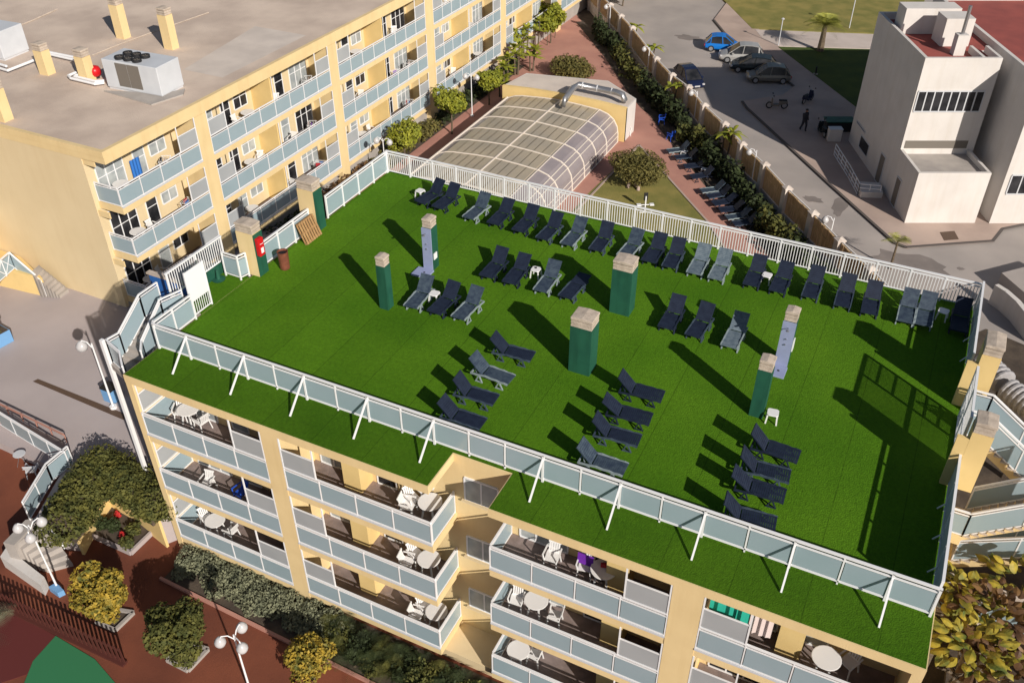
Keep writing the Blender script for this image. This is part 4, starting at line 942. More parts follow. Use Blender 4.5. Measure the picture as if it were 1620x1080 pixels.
# ------------------------------------------------------------------ garden wall towards the street
r = empty('garden_wall', (0,0,0), 0, 'long pale garden wall with capped pillars and reed screens between garden and street', 'wall')
for i, (x, y) in enumerate(WPT):
    m = MB(); m.box(-.24,.24,-.24,.24,GZ-.2,GZ+2.72); m.xf(Matrix.Translation((x,y,0))@Matrix.Rotation(R(-52),4,'Z')); f = m.build('pillar', M['offwhite'], r)
    m = MB(); m.add([(-.29,-.29,GZ+2.722),(.29,-.29,GZ+2.722),(.29,.29,GZ+2.722),(-.29,.29,GZ+2.722),(-.29,-.29,GZ+2.78),(.29,-.29,GZ+2.78),(.29,.29,GZ+2.78),(-.29,.29,GZ+2.78),(0,0,GZ+2.93)], [(3,2,1,0),(0,1,5,4),(1,2,6,5),(2,3,7,6),(3,0,4,7),(4,5,8),(5,6,8),(6,7,8),(7,4,8)])
    m.xf(Matrix.Translation((x,y,0))@Matrix.Rotation(R(-52),4,'Z')); m.build('pillar_cap', M['offwhite'], f)
    if i+1 < len(WPT):
        x2, y2 = WPT[i+1]; d = Vector((x2-x,y2-y,0)); n = d.normalized(); a = Vector((x,y,0))+n*.25; b = Vector((x2,y2,0))-n*.25
        m = MB(); m.bar((a.x,a.y,GZ+.4),(b.x,b.y,GZ+.4),.22,1.2); m.build('low_wall', M['offwhite'], r)
        m = MB(); L = (b-a).length; k = 0; t = .02
        nn = Vector((-n.y,n.x,0))
        while t < L-.05:
            q = a+n*t; h = GZ+2.58+.05*rnd.random(); o = nn*(rnd.random()*.04)
            m.bar((q.x+o.x,q.y+o.y,GZ+1.0),(q.x+o.x,q.y+o.y,h),.085,.03); t += .1
        m.bar((a.x,a.y,GZ+2.0),(b.x,b.y,GZ+2.0),.02,.04); m.build('reed_screen', M['reed'], r)
        m = MB(); m.bar((a.x,a.y,GZ+2.72),(b.x,b.y,GZ+2.72),.09,.05); m.build('coping_rail', M['whitewall'], r)

# ------------------------------------------------------------------ white building across the street
UB = P(1430,355,GZ); uu = Vector((.900,.436,0)).normalized(); vv = Vector((-uu.y,uu.x,0))
def U(u, v, z=0): q = UB+uu*u+vv*v; return Vector((q.x,q.y,z))
def ubox(m, u0, u1, v0, v1, z0, z1): return m.prism([tuple(U(u0,v0))[:2],tuple(U(u1,v0))[:2],tuple(U(u1,v1))[:2],tuple(U(u0,v1))[:2]], z0, z1)
WB = empty('white_building', (0,0,0), 0, 'white three storey building with red flat roofs across the street at the top right', 'building')
TT = .94
m = MB(); ubox(m, 0, 4.98, 3.57, 13, GZ-.2, TT-.5); ubox(m, 4.985, 5.65, 5.5, 13, GZ-.2, TT-.502); m.build('wall', M['whitewall'], WB)
m = MB(); ubox(m, 0.003, 4.75, 0, 3.565, GZ-.2, -5.75); m.build('wall', M['whitewall'], WB)
m = MB(); ubox(m, 5.7, 20, -.05, 17.5, GZ-.2, TT-.02-.5); m.build('wall', M['whitewall'], WB)
def par(u0,u1,v0,v1,z0,z1,t=.22,sides='lrfb'):
    m = MB()
    if 'f' in sides: ubox(m,u0,u1,v0,v0+t,z0,z1)
    if 'b' in sides: ubox(m,u0,u1,v1-t,v1,z0,z1)
    if 'l' in sides: ubox(m,u0,u0+t,v0+t*('f' in sides),v1-t*('b' in sides),z0,z1)
    if 'r' in sides: ubox(m,u1-t,u1,v0+t*('f' in sides),v1-t*('b' in sides),z0,z1)
    m.build('parapet', M['whitewall'], WB)
par(0,4.98,3.57,13,TT-.499,TT,.22,'lfb'); ptm = MB(); ubox(ptm,3.9,4.98,3.8,4.02,TT-.499,TT); 
par(3.75,5.0,3.81,5.9,TT-.498,TT+.001,.2,'rl')
par(0.003,4.75,0,3.565,-5.749,-5.38,.2,'lrf')
par(5.7,20,-.05,17.5,TT-.519,TT,.25,'lfb')
m = MB(); ubox(m,.22,4.8,3.8,12.7,TT-.499,TT-.45); ubox(m,4.79,5.66,6.4,12.7,TT-.497,TT-.452); m.build('roof', M['redroof'], WB)
m = MB(); ubox(m,6,19.7,.25,17.2,TT-.519,TT-.47); m.build('roof', M['redroof'], WB)
m = MB(); ubox(m,.21,4.54,.21,3.56,-5.748,-5.72); m.build('low_roof', M['conc'], WB)
m = MB(); ubox(m,0.5,4.3,9.5,11,TT-.44,TT+1.3); m.build('roof_room', M['whitewall'], WB)
m = MB(); ubox(m,2.5,3.2,5.2,5.8,TT-.44,TT+.9); ubox(m,2.3,4.2,7.0,8.6,TT-.44,TT+1.4); m.build('roof_vent', M['whitewall'], WB)
m = MB(); a = U(2.85,5.5,TT+.9); m.tube([a,a+Vector((0,0,1.8))], .12, 10); m.build('flue', M['metal'], WB)
# strip window, sign band, other windows
def uwin(u0,u1,v,z0,z1,n,lab='window',pane='darkglass'):
    m = MB(); ubox(m,u0,u1,v-.06,v+.02,z1-.08,z1); ubox(m,u0,u1,v-.06,v+.02,z0,z0+.08)
    for k in range(n+1):
        x = u0+(u1-u0)*k/n; ubox(m,x-.04,x+.04,v-.055,v+.02,z0+.08,z1-.08)
    f = m.build(lab, M['grey'], WB); p = MB(); ubox(p,u0+.03,u1-.03,v-.02,v+.01,z0+.03,z1-.03); p.build('pane', M[pane], f)
uwin(.15,4.5,3.57,-2.7,-1.22,8)
uwin(6.1,8.2,-.05,-6.9,-5.45,3); uwin(10,13,-.05,-6.9,-5.45,4); uwin(6.9,10,-.05,-3.0,-1.6,4)
m = MB(); ubox(m,.2,4.45,3.545,3.575,-5.3,-4.75); m.build('grey_band', M['grille'], WB)
def lwin(v0,v1,z0,z1,pane='darkglass',nm='window'):
    m = MB(); ubox(m,-.05,.02,v0,v1,z1-.06,z1); ubox(m,-.05,.02,v0,v1,z0,z0+.06); ubox(m,-.05,.02,v0,v0+.06,z0+.06,z1-.06); ubox(m,-.05,.02,v1-.06,v1,z0+.06,z1-.06)
    f = m.build(nm, M['grey'], WB); p = MB(); ubox(p,-.02,.01,v0+.03,v1-.03,z0+.03,z1-.03); p.build('pane', M[pane], f)
lwin(5.4,6.4,GZ+.1,GZ+2.3,'grille','door'); lwin(8.7,10.7,-8.5,-7.5); lwin(10.1,12.2,-7.2,-7.0)
lwin(2.0,2.9,GZ+.1,GZ+2.2,'grille','door')
# ramp railing at its foot
r = empty('ramp_railing', (0,0,0), 0, 'white ramp railing at the foot of the white building', 'railing')
pts = [P(1323,228,GZ+1.0),P(1345,262,GZ+1.0),P(1361,291,GZ+1.0),P(1395,294,GZ+1.0)]
m = MB()
for a, b in zip(pts, pts[1:]):
    for dz in (0,-.3,-.6,-.85): m.bar(a+Vector((0,0,dz)), b+Vector((0,0,dz)), .05)
    n = max(2, int((b-a).length/.9))
    for k in range(n+1): q = a+(b-a)*k/n; m.bar(q, q-Vector((0,0,.95)), .05)
m.build('rails', M['white'], r)
m = MB(); m.prism([P2(1362,305,GZ+.5),P2(1397,306,GZ+.5),P2(1392,290,GZ+.5),P2(1358,288,GZ+.5)], GZ+.1, GZ+.55); m.build('ramp_end', M['whitewall'], r)
m = MB(); m.prism([P2(1486,370,GZ),P2(1509,368,GZ),P2(1516,381,GZ),P2(1493,383,GZ)], GZ+.12, GZ+.135); tag(m.build('manhole_cover', M['manhole']), 'brown square cover in the pavement before the white building', 'manhole cover')
# yard objects at the right: curved wall, canvas rolls
pts = [P(x, y, GZ+1.2) for x, y in [(1576,452),(1592,462),(1610,478),(1640,515)]]
m = MB()
for a, b in zip(pts, pts[1:]): m.bar((a.x,a.y,GZ+.6),(b.x,b.y,GZ+.6),.3,1.4)
tag(m.build('boundary_wall', M['whitewall']), 'curved white boundary wall at the right picture edge', 'wall')
m = MB(); m.prism([P2(1578,449,GZ+.1),P2(1650,430,GZ+.1),P2(1700,520,GZ+.1),P2(1645,508,GZ+.1)], GZ-.1, GZ+.9); o = m.build('raised_yard', M['asphalt']); struct(o)
for i, (x0, y0, x1, y1, lb) in enumerate([(1552,570,1590,606,'grey canvas covered roll beyond the right roof edge, upper one'),(1592,615,1640,650,'grey canvas covered roll beyond the right roof edge, lower one')]):
    a, b = P(x0,y0,-5.0), P(x1,y1,-5.0); m = MB(); n = 18
    m.tube([a+(b-a)*k/n for k in range(n+1)], [.55+(.05 if k % 3 else -.03) for k in range(n+1)], 14)
    r = empty('canvas_roll', (0,0,0), 0, lb, 'canvas cover', 'canvas rolls'); m.build('roll', M['wrap'], r)
    m = MB(); m.box(a.x-.2,a.x+.1,a.y-.1,a.y+.1,GZ,-5.4); m.box(b.x-.2,b.x+.1,b.y-.1,b.y+.1,GZ,-5.4); m.build('support', M['dirt'], r)

# ------------------------------------------------------------------ vegetation
def leaves(blobs, n, size, rg, up=.35, aspect=1.6, fill=.35):
    "n leaf sized faces spread through the outer volume of the blobs"
    m = MB(); tot = sum(b[1][0]*b[1][1]+b[1][0]*b[1][2] for b in blobs)
    vs, fs = m.v, m.f
    for c, rad in blobs:
        k = int(n*(rad[0]*rad[1]+rad[0]*rad[2])/tot)
        lump = [Vector((rg.gauss(0,1),rg.gauss(0,1),rg.gauss(0,1))).normalized() for _ in range(9)]
        for _ in range(k):
            d = Vector((rg.gauss(0,1),rg.gauss(0,1),rg.gauss(0,1))).normalized()
            b = max(d.dot(l) for l in lump)
            q = (.60+.52*max(0,(b-.45)/.55))*(1-fill*rg.random()**2.2)
            p = Vector((c[0]+d.x*rad[0]*q, c[1]+d.y*rad[1]*q, c[2]+d.z*rad[2]*q))
            nrm = (d*.7+Vector((rg.uniform(-1,1),rg.uniform(-1,1),rg.uniform(-1,1)+up))*.9).normalized()
            t = nrm.cross(Vector((rg.uniform(-1,1),rg.uniform(-1,1),rg.uniform(-1,1)))).normalized()
            s = nrm.cross(t); sz = size*rg.choice((.55,.8,1.0,1.2,1.6)); t = t*sz*aspect/2; s = s*sz/2
            i = len(vs); vs += [tuple(p-t), tuple(p+s), tuple(p+t), tuple(p-s)]; fs.append((i,i+1,i+2,i+3))
    return m
def trunk(m, base, h, r0, r1, rg, limbs=5, spread=.6, crown_h=1.0):
    b = Vector(base); pts = [b]+[b+Vector((rg.uniform(-.04,.04)*k, rg.uniform(-.04,.04)*k, h*k/4)) for k in range(1,5)]
    m.tube(pts, [r0, r0*.85, r0*.75, r0*.65, r1], 8)
    for k in range(limbs):
        a = k*2*math.pi/limbs+rg.uniform(-.3,.3); s = pts[3]
        e = s+Vector((math.cos(a)*spread, math.sin(a)*spread, crown_h*rg.uniform(.6,1)))
        m.tube([s, (s+e)/2+Vector((0,0,.08)), e], [r1*.8, r1*.5, r1*.2], 6)
    return m
vr = random.Random(11)
def tree(label, x, y, z, h, rad, mt='leaf_lime', n=3200, size=.11, group=None, name='tree', lob=6, cat='tree', squash=.85, tr=.09):
    r = empty(name, (x,y,z), 0, label, cat, group)
    bl = [((0,0,h), (rad*.75,rad*.75,rad*.7*squash))]
    for k in range(lob):
        a = k*2*math.pi/lob+vr.uniform(-.4,.4); q = rad*.48
        q *= vr.uniform(.8,1.35); bl.append(((math.cos(a)*q, math.sin(a)*q, h+vr.uniform(-.4,.45)*rad*squash), (rad*vr.uniform(.32,.58),rad*vr.uniform(.32,.58),rad*vr.uniform(.3,.55)*squash)))
    leaves(bl, n, size, vr).build('crown', M[mt], r)
    trunk(MB(), (0,0,0), h-rad*.35, tr, tr*.6, vr, 6, rad*.5, rad*.5).build('trunk', M['trunk'], r)
    return r
def bush(label, x, y, z, rx, ry, rz_, mt='leaf_bush', n=2500, size=.1, name='bush', cat='bush', group=None, lob=5, rot=0):
    r = empty(name, (x,y,z), rot, label, cat, group)
    bl = [((0,0,rz_*.5), (rx*.85,ry*.85,rz_*.6))]
    for k in range(lob):
        a = k*2*math.pi/lob; bl.append(((math.cos(a)*rx*.5, math.sin(a)*ry*.5, rz_*vr.uniform(.4,.6)), (rx*.5,ry*.5,rz_*.45)))
    leaves(bl, n, size, vr, fill=.5).build('foliage', M[mt], r)
    m = MB()
    for k in range(5): a = k*1.26; m.tube([(0,0,0),(math.cos(a)*rx*.5,math.sin(a)*ry*.5,rz_*.6)], [.04,.015], 6)
    m.build('stems', M['trunk'], r)
    return r
# garden trees beside the left block
for (px, py, h, rad, lb) in [(641,262,2.5,1.5,'round lime green tree just behind the far left corner of the roof terrace'),(715,212,2.7,1.55,'round lime green tree by the path, between two twin globe lamps'),(774,166,2.3,1.25,'round lime green tree by the pool house, farther along the path')]:
    p = P(px, py, GZ); tree(lb, p.x, p.y, GZ, h, rad, 'leaf_lime', 3600, .12, 'round trees along the left block path')
def frond_plant(label, x, y, z, h, n, L, W_, mt, name='banana_plant', cat='plant', group=None, droop=1.0, stems=1, feather=False, tr=.07):
    r = empty(name, (x,y,z), 0, label, cat, group)
    m = MB(); lf = MB()
    for s in range(stems):
        a = s*2.4; bx, by_ = (.35*math.cos(a), .35*math.sin(a)) if stems > 1 else (0,0); hh = h*(1-.13*s)
        m.tube([(bx*.6,by_*.6,0),(bx*.8,by_*.8,hh*.5),(bx,by_,hh)], [tr*1.3,tr,tr*.8], 8)
        for k in range(n):
            a = k*2.4+vr.uniform(-.3,.3); el = vr.uniform(.15,1.2); Lk = L*vr.uniform(.7,1.1)
            d = Vector((math.cos(a)*math.cos(el), math.sin(a)*math.cos(el), math.sin(el))); sd_ = Vector((-math.sin(a), math.cos(a), 0))
            pts = []
            for q in range(7):
                t = q/6; pts.append(Vector((bx,by_,hh))+d*Lk*t-Vector((0,0,1))*droop*.6*Lk*t*t)
            if feather:
                for q in range(1, 20):
                    t = q/20; i = min(5, int(t*6)); p = pts[i]+(pts[i+1]-pts[i])*(t*6-i); ll = L*.42*math.sin(math.pi*(.15+.8*t))
                    for sg in (-1,1):
                        e = p+sd_*sg*ll*.8+d*ll*.45-Vector((0,0,ll*.35)); wv = d*L*.0062
                        lf.add([p-wv, p+wv, e], [(0,1,2)])
            else:
                for q in range(6):
                    w0 = W_*math.sin(math.pi*min(1,(q+.25)/6.3)); w1 = W_*math.sin(math.pi*min(1,(q+1.25)/6.3)) if q < 5 else .02
                    p0, p1 = pts[q], pts[q+1]; dn = Vector((0,0,.25))
                    lf.add([p0-sd_*w0-dn*w0, p0, p1, p1-sd_*w1-dn*w1], [(0,1,2,3)]); lf.add([p0, p0+sd_*w0-dn*w0, p1+sd_*w1-dn*w1, p1], [(0,1,2,3)])
    lf.build('fronds' if feather else 'leaves', M[mt], r); m.build('trunk', M['trunk'], r)
    return r
for i, (px, py, h) in enumerate([(799,135,3.2),(816,118,3.4),(806,98,3.0),(830,92,3.6),(848,78,3.4),(866,72,3.2),(792,152,2.2),(840,112,2.6),(878,60,3.4)]):
    p = P(px, py, GZ); lb = f'yellow green shrubby tree, {ORD[i]} of the row by the pool house'
    if i % 3 == 2: tree(lb, p.x, p.y, GZ, h*.72, .95, 'leaf_lime', 1300, .16, 'yellow green shrubs by the pool house', lob=4, squash=1.5, tr=.05)
    else: frond_plant(lb, p.x, p.y, GZ, h*.8, 9, 1.15, .17, 'leaf_lime', 'shrubby_tree', 'tree', 'yellow green shrubs by the pool house', stems=4, droop=.6)
p = P(905,122,GZ); bush('broad low green bush behind the pool house roof', p.x, p.y, GZ, 2.3, 1.8, 1.7, 'leaf_bush', 4500, .12)
p = P(1003,296,GZ)
r = bush('broad clipped round shrub with pale stems on the triangular lawn', p.x, p.y+.3, GZ+.55, 2.25, 1.8, 1.9, 'leaf_bush', 9000, .085, lob=7)
m = MB()
for dx, dy in ((-.35,-.3),(.45,-.4),(.05,.2)): m.tube([(p.x+dx,p.y+dy,GZ),(p.x+dx*.8,p.y+.2,GZ+1.2)], [.12,.08], 8)
q = m.build('lower_stems', M['pavement'], r); q.matrix_parent_inverse = Matrix.Translation((-p.x,-p.y-.3,-GZ-.55))
# hedge along the left block
for i, (y0, y1, h, mt, lb) in enumerate([(37,43.5,1.2,'leaf_dark','dark hedge between the left block and the roof terrace, nearest piece'),(44,50.5,1.1,'leaf_rust','brownish hedge at the foot of the left block'),(51,60,.9,'leaf_bush','low hedge at the foot of the left block, beside the first lime trees'),(61,76,.9,'leaf_dark','dark hedge at the foot of the left block, farthest piece')]):
    r = empty('hedge', (LBX+.3,(y0+y1)/2,GZ), 0, lb, 'hedge')
    bl = [((vr.uniform(-.2,.4),(y0-y1)/2+k*.8,h*.5),(.75,.7,h*.6)) for k in range(int((y1-y0)/.8)+1)]
    leaves(bl, 3600, .12, vr, fill=.6).build('foliage', M[mt], r)
p = P(552,268,GZ); bush('yellow green bush at the foot of the left block beyond the roof corner', p.x, p.y, GZ, 1.2, 1.6, 1.5, 'leaf_lime', 1800, .13)
# planting along the garden wall
for i in range(6, len(WPT)-1):
    x, y = WPT[i]; x2, y2 = WPT[i+1]; n = Vector((x2-x,y2-y,0)).normalized(); s = Vector((n.y,-n.x,0))
    if s.x > 0: s = -s
    r = empty('hedge', (x,y,GZ), 0, f'dark planting under the garden wall, {ORD[min(i-6,20)]} bay from the picture top', 'planting', 'planting along the garden wall')
    L = (Vector((x2,y2,0))-Vector((x,y,0))).length
    bl = [(tuple(n*(.5+k*.9)+s*vr.uniform(.9,1.7)+Vector((0,0,.8))), (.65,.65,vr.uniform(.8,1.35))) for k in range(int(L/.9)+1)]
    leaves(bl, 1100, .17, vr, fill=.6).build('foliage', M['leaf_dark' if i % 4 else 'leaf_mid'], r)
struct(sheet('wall_bed', [(x-2.0,y-1.5) for x, y in WPT[5:]]+[(x-.2,y-.2) for x, y in WPT[:4:-1]], GZ+.03, M['dirt']))
for i, (px, py, h, L, lb) in enumerate([(1143,262,2.7,1.4,'tall yellow leaved plant before the garden wall beside the garden loungers'),(1060,178,2.4,1.2,'yellow green plant before the garden wall opposite the pool house'),(1027,108,2.0,1.2,'yellow green plant against the garden wall near the top'),(1000,70,1.8,1.2,'green plant against the garden wall at the top'),(1045,150,.9,1.0,'low broad leaved plant in the wall bed')]):
    p = P(px, py, GZ); frond_plant(lb, p.x, p.y, GZ, h, 9, L, .16, 'leaf_lime', group='plants before the garden wall', stems=2)
p = P(1408,425,GZ); frond_plant('yellow green fan palm just beyond the back railing by the pavement corner', p.x, p.y, GZ, 2.0, 18, 1.25, .12, 'palm', 'palm', 'palm', feather=True)
p = P(1297,83,GZ); frond_plant('feathery palm tree on the lawn edge behind the parking', p.x, p.y, GZ+.15, 2.5, 46, 2.5, .1, 'palm', 'palm_tree', 'palm tree', feather=True, tr=.26)
for i, (px, py) in enumerate([(985,10),(1010,-5),(960,-12)]):
    p = P(px, py, GZ); tree(f'dark tree beyond the top of the garden, {ORD[i]} from the garden wall', p.x, p.y, GZ, 2.4, 1.8, 'leaf_dark', 2200, .2, 'dark trees at the far end of the garden')
for i, (px, py) in enumerate([(893,72),(878,48),(908,15)]):
    p = P(px, py, GZ); tree(f'yellow green tree at the far end of the terracotta path, {ORD[i]} from the near end', p.x-1.5, p.y, GZ, 2.4, 1.4, 'leaf_lime', 2000, .16, 'trees at the far end of the path')
# front courtyard
def planter(label, pts, z):
    r = empty('tree_planter', (0,0,0), 0, label, 'planter', 'square tree planters')
    c = [Vector((*P2(x,y,z),z)) for x, y in pts]; m = MB()
    for a, b in zip(c, c[1:]+c[:1]): m.bar(a+Vector((0,0,.06)), b+Vector((0,0,.06)), .14, .16)
    m.build('edging', M['conc'], r); MB().prism([(v.x,v.y) for v in c], z-.05, z+.04).build('soil', M['dirt'], r)
planter('square planter under the yellow orange tree at the bottom left', [(153,985),(180,965),(212,970),(183,998)], CZ+.0)
planter('square planter under the darker tree at the bottom left', [(265,1045),(300,1020),(330,1028),(298,1062)], CZ+.0)
p = P(178,982,CZ); tree('yellow and orange leaved tree in a square planter at the bottom left', p.x, p.y, CZ, 1.75, 1.22, 'leaf_orange', 6500, .085, None, lob=7, squash=.95)
p = P(296,1045,CZ); tree('dense darker tree with bronze and yellow leaves, second from the bottom left', p.x, p.y, CZ, 2.1, 1.35, 'leaf_mid', 8000, .085, None, lob=8, squash=.95)
p = P(497,1075,CZ); tree('yellow leaved tree at the bottom edge before the hotel block', p.x, p.y, CZ, 1.4, .95, 'leaf_orange', 4000, .085, None)
def hedge_run(label, pts, w_, h, mt, n, size=.08, z=CZ, step=.5):
    r = empty('hedge', (0,0,0), 0, label, 'hedge'); bl = []
    for a, b in zip(pts, pts[1:]):
        a = Vector((*a,0)); b = Vector((*b,0)); k = max(1, int((b-a).length/step))
        for i in range(k+1):
            q = a+(b-a)*i/k; bl.append(((q.x+vr.uniform(-.08,.08),q.y+vr.uniform(-.08,.08),z+h*.52),(w_*.58,w_*.58,h*.55)))
    leaves(bl, n, size, vr, fill=.3).build('foliage', M[mt], r)
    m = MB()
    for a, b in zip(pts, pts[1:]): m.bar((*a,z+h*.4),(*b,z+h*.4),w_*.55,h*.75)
    m.build('dark_core', M['dirt'], r)  # solid dark core filling the hedge behind its leaves
def HP(x, y, z): return P2(x, y, z)
hz2 = PZ+.9
hp_ = [HP(96,838,hz2-.6),HP(108,800,hz2),HP(128,765,hz2),HP(156,728,hz2),HP(200,752,hz2),HP(246,788,hz2)]
hedge_run('thick L shaped green hedge around the sunken bed', hp_, 1.75, 1.9, 'leaf_mid', 36000, .075, PZ-.5)
for a_, b_ in zip(hp_[1:-1], hp_[2:]):
    pass
m = MB()
for a_, b_ in zip(hp_[1:-1], hp_[2:]): m.bar((a_[0]+.25,a_[1]-.35,(PZ+CZ)/2),(b_[0]+.25,b_[1]-.35,(PZ+CZ)/2),.12,PZ-CZ-.02)
tag(m.build('retaining_wall', M['yellow']), 'yellow retaining wall under the L shaped hedge', 'wall')
q = empty('raised_bed', (0,0,0), 0, 'sunken planting bed with red flowers inside the L shaped hedge', 'planting bed')
c = [P(126,836,CZ+.25), P(206,872,CZ+.25), P(262,818,CZ+.25), P(165,790,CZ+.25)]
MB().prism([(v.x,v.y) for v in c], CZ-.1, CZ+.18).build('soil', M['dirt'], q)
m = MB()
for a, b in ((c[0],c[1]),(c[1],c[2])): m.bar(a-Vector((0,0,.1)), b-Vector((0,0,.1)), .12, .24)
m.build('edging', M['plaza'], q)

for i, (px, py, mt) in enumerate([(184,810,'flower'),(192,842,'flower'),(160,825,'leaf_dark'),(210,835,'leaf_mid'),(225,815,'leaf_dark'),(178,828,'leaf_dark'),(200,856,'leaf_mid'),(240,812,'leaf_dark')]):
    v = P(px,py,CZ+.5); bush(('red flowering plant' if mt == 'flower' else 'small green plant')+f' in the sunken bed, {ORD[i]} from the yellow wall', v.x, v.y, CZ+.18, .35 if mt != 'flower' else .13, .35 if mt != 'flower' else .13, .5 if mt != 'flower' else .3, mt, 350 if mt != 'flower' else 90, .08, 'bed_plant', 'plant', 'plants in the sunken bed')
# grey green strip and dark shrubs at the foot of the near block
xs = -23.4; k = 0
r = empty('ground_cover', (0,0,0), 0, 'grey green ground cover along the foot of the near block', 'ground cover'); r['kind'] = 'stuff'
bl = [((-24.0+i*.5, 17.1+vr.uniform(-.2,.5), CZ+.2), (.6,.95,.5)) for i in range(17)]
bpy.data.objects.remove(r)
o = leaves(bl, 30000, .06, vr, fill=.3).build('ground_cover', M['leaf_grey']); tag(o, 'grey green ground cover along the foot of the near block', 'ground cover'); o['kind'] = 'stuff'
for i in range(20):
    x = -16.4+(i//2)*.85+vr.uniform(-.2,.2); y = (16.15 if i % 2 else 17.0)+vr.uniform(-.2,.2)
    frond_plant(f'dark fronded shrub under the near block balconies, {ORD[i]} from the left', x, y, CZ, .45, 18, 1.05, .07, 'leaf_dark' if i % 3 else 'leaf_mid', 'shrub', 'shrub', 'shrubs under the near balconies', feather=True, tr=.05)
m = MB(); m.bar((-24.5,16.0,CZ+.05),(-8,15.6,CZ+.05),.12,.16); struct(m.build('bed_kerb', M['terracotta']))
struct(sheet('bed_soil', [(-24.4,16.0),(-6,15.55),(3,15.5),(3,17.9),(-24.4,17.9)], CZ+.03, M['dirt']))
for i in range(9):
    x = -15.9+i*1.0; bush(f'low dark leafy shrub under the near block balconies, {ORD[i]} from the left', x, 16.75+vr.uniform(-.25,.25), CZ, .75, .8, vr.uniform(.5,.9), 'leaf_dark' if i % 2 else 'leaf_mid', 1500, .07, 'leafy_shrub', 'shrub', 'leafy shrubs under the near balconies')
# large leaved tree at the bottom right
def big_leaf_tree(label, x, y, z, h, rad, mt, n, size):
    r = empty('large_leaved_tree', (x,y,z), 0, label, 'tree', 'large leaved trees at the right')
    m = MB()
    for _ in range(n):
        d = Vector((vr.gauss(0,1),vr.gauss(0,1),abs(vr.gauss(0,1))*.8)).normalized(); p = Vector((0,0,h))+Vector((d.x*rad,d.y*rad,d.z*rad*.8))*vr.uniform(.45,1.05)
        out = (d+Vector((vr.uniform(-.7,.7),vr.uniform(-.7,.7),vr.uniform(-.5,.3)))).normalized(); sd_ = out.cross(Vector((0,0,1))).normalized(); L = size*vr.uniform(.6,1.2); W_ = L*.28; dn = Vector((0,0,-1))
        prev = p; 
        for q in range(4):
            t0, t1 = q/4, (q+1)/4; a = p+out*L*t0+dn*L*.35*t0*t0; b = p+out*L*t1+dn*L*.35*t1*t1
            w0 = W_*math.sin(math.pi*(.06+.92*t0)); w1 = W_*math.sin(math.pi*(.06+.92*t1)); f = Vector((0,0,-.3))
            m.add([a-sd_*w0+f*w0, a, b, b-sd_*w1+f*w1], [(0,1,2,3)]); m.add([a, a+sd_*w0+f*w0, b+sd_*w1+f*w1, b], [(0,1,2,3)])
    m.build('crown', M[mt], r); trunk(MB(), (0,0,0), h, .2, .1, vr, 7, rad*.7, rad*.6).build('trunk', M['trunk'], r)
for (px, py, z, rad, mt, n, sz, lb) in [(1520,925,-3.2,.8,'leaf_big',90,.5,'tree with big bright yellow leaves nearest the roof corner at the bottom right'),(1580,960,-3.2,1.3,'leaf_rust',150,.55,'bronze leaved large tree at the bottom right'),(1545,1010,-3.0,1.2,'leaf_big',120,.55,'yellow green large leaved tree at the very bottom right'),(1620,920,-3.4,1.3,'leaf_big',120,.55,'yellow large leaved tree at the right picture edge'),(1600,1050,-3.4,1.5,'leaf_rust',170,.55,'dark bronze leaved tree in the bottom right corner')]:
    p = P(px, py, z); big_leaf_tree(lb, p.x, p.y, CZ, z-CZ-rad*.4, rad, mt, n, sz)

# ------------------------------------------------------------------ lamps, fences, small items
def lamp_maker(h, arms, hd=.22):
    def mk():
        r = empty('street_lamp', (0,0,0), 0, 'x', 'lamp')
        m = MB(); m.tube([(0,0,0),(0,0,.12)], .14, 10); m.tube([(0,0,.1),(0,0,h)], [.045,.03], 8); m.build('pole', M['white'], r)
        for k in range(arms):
            a = k*2*math.pi/arms; c, s = math.cos(a), math.sin(a)
            m = MB(); m.tube([(0,0,h-.25),(c*.2,s*.2,h+.02),(c*.42,s*.42,h+.05),(c*.5,s*.5,h-.08)], .022, 6); m.build('arm', M['white'], r)
            g = MB(); g.lathe([(.04,.2),(.1,.17),(hd*.95,.02),(hd,-.08),(hd*.75,-.2),(hd*.3,-.27)], (c*.5,s*.5,h-.2), 16); g.build('lamp_globe', M['globe'], r, smooth=True)
        return r
    return mk
K1 = Kind(lamp_maker(3.2, 1)); K2 = Kind(lamp_maker(3.6, 2)); K3 = Kind(lamp_maker(4.0, 3, .21))
for i, (px, py, rz, lb) in enumerate([(1022.7,131,180,'single globe lamp before the garden wall, farthest one fully in view'),(1096,204.6,180,'single globe lamp before the garden wall opposite the blue chairs'),(1186,303,180,'single globe lamp before the garden wall above the garden loungers'),(1303,415,180,'single globe lamp before the garden wall just beyond the back railing'),(963,60,180,'single globe lamp at the top edge of the garden')]):
    p = P(px, py, GZ); K1.place((p.x,p.y,GZ), R(rz), lb, 'single globe lamps by the garden wall')
for px, py, rz, lb in [(747,184,10,'twin globe lamp between the lime trees on the path'),(612,292,10,'twin globe lamp behind the far left corner of the roof')]:
    p = P(px, py, GZ); K2.place((p.x,p.y,GZ), R(rz), lb, 'twin globe lamps on the left block path')
K2.place((-29.5,34.6,GZ), R(70), 'twin globe lamp seen behind the glass railing between the half green chimneys', 'twin globe lamps on the left block path')
p = P(92.4,932,CZ); K3.place((p.x,p.y,CZ), R(200), 'three armed globe lamp standing in the courtyard by the steps', 'three armed lamps')
p = P(400,1105,CZ); K3.place((p.x,p.y,CZ), R(100), 'three armed globe lamp at the bottom edge of the courtyard', 'three armed lamps')
p = P(180,645,PZ); K1.place((p.x,p.y,PZ), R(190), 'single globe lamp on the plaza beside the corner stairs', None, 1.25)
